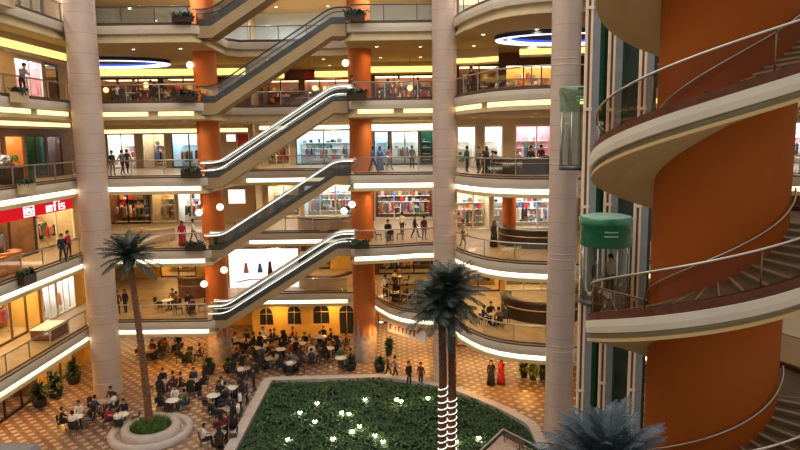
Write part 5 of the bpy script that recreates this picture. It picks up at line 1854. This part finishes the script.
DL = None
def downlight(x, y, z, power, col, label, size=R(165)):
    global DL
    root = thing('downlight', label, 'ceiling light', (x, y, z), group='recessed downlights')
    if DL is None:
        m = MB(); m.lathe([(.17, -.03), (.17, 0.0), (.12, 0.0), (.12, -.03), (.17, -.03)], (0, 0, 0), 14); a = m.mesh('ring', [M['white_paint']])
        m = MB(); m.lathe([(.001, -.012), (.12, -.012)], (0, 0, 0), 14); b = m.mesh('lens', [M['downlight_glow']])
        DL = (a, b)
    for n, me in zip(('ring', 'lens'), DL):
        o = bpy.data.objects.new(n, me); COL.objects.link(o); o.parent = root
    l = bpy.data.lights.new('downlight_beam', 'SPOT')
    l.energy = power; l.color = col; l.spot_size = size; l.spot_blend = 1.0; l.shadow_soft_size = .12
    o = bpy.data.objects.new('downlight_beam', l); COL.objects.link(o); o.parent = root; o.location = (0, 0, -.06)


WARMC = {0: (1.0, .52, .12), 1: (1.0, .62, .24), 2: (1.0, .68, .34), 3: (1.0, .80, .56), 4: (1.0, .62, .24), 5: (1.0, .90, .80)}
BAYL = {'A': [(-22.9, y) for y in (24, 30, 36, 41)], 'B': [(-18.5, 46), (-15.2, 46), (-18.5, 52.5), (-15.2, 52.5), (-24, 50)],
        'C': [(-10.5, 53), (-6, 53), (-10.5, 57.5), (-6, 57.5)], 'D': [(-1.5, 46.3), (1.6, 46.6), (-1.4, 52.5), (1.8, 52.5)],
        'E': [(5.4, 41.5), (8.4, 39.8), (5.4, 46.5), (9.5, 46.2)], 'F': [(14.0, 41), (20.0, 41), (26, 42)]}
PW = {0: 420, 1: 300, 2: 250, 3: 250, 4: 170, 5: 850}
for k in range(0, 6):
    for b, pts in BAYL.items():
        for i, (x, y) in enumerate(pts):
            if k == 1 and b == 'D' and i < 2: y += 2.0
            z = ce(k)
            if k == 0 and b == 'C' and y > 54: continue
            downlight(x, y, z - .002, PW[k], WARMC[k], 'ceiling downlight over %s %s, %s' % (ORD[k], BAYW[b], (('nearest one', 'second nearest one', 'third nearest one', 'farthest one') if b == 'A' else ('left one', 'middle one', 'right one') if b == 'F' else ('front left', 'front right', 'back left', 'back right', 'far left'))[i]))

# daylight of the skylight high over the atrium
m = MB()
for i in range(6):
    m.box((-22 + i * 8, 4, 37.0), (-21.8 + i * 8, 46, 37.3))
for j in range(5):
    m.box((-22, 4 + j * 10, 37.0), (20, 4.2 + j * 10, 37.25))
tag(obj('ceiling_skylight_frame', m, 'white_paint', loc=(0, 25, 37)), 'white skylight bars high above the atrium', 'skylight', kind='structure')
l = bpy.data.lights.new('skylight', 'AREA'); l.shape = 'RECTANGLE'; l.size = 30; l.size_y = 34; l.energy = 5200; l.color = (1.0, .95, .90)
o = bpy.data.objects.new('skylight', l); COL.objects.link(o); o.location = (-2, 22, 36.5)

scene.view_settings.view_transform = 'Standard'
scene.view_settings.look = 'None'
scene.view_settings.exposure = 0.55
scene.view_settings.gamma = 1.0
scene.view_settings.use_curve_mapping = False
scene.cycles.max_bounces = 6
scene.cycles.diffuse_bounces = 3
scene.cycles.glossy_bounces = 3
scene.cycles.transparent_max_bounces = 24
scene.cycles.transmission_bounces = 4
scene.cycles.sample_clamp_indirect = 4.0
scene.cycles.use_denoising = True
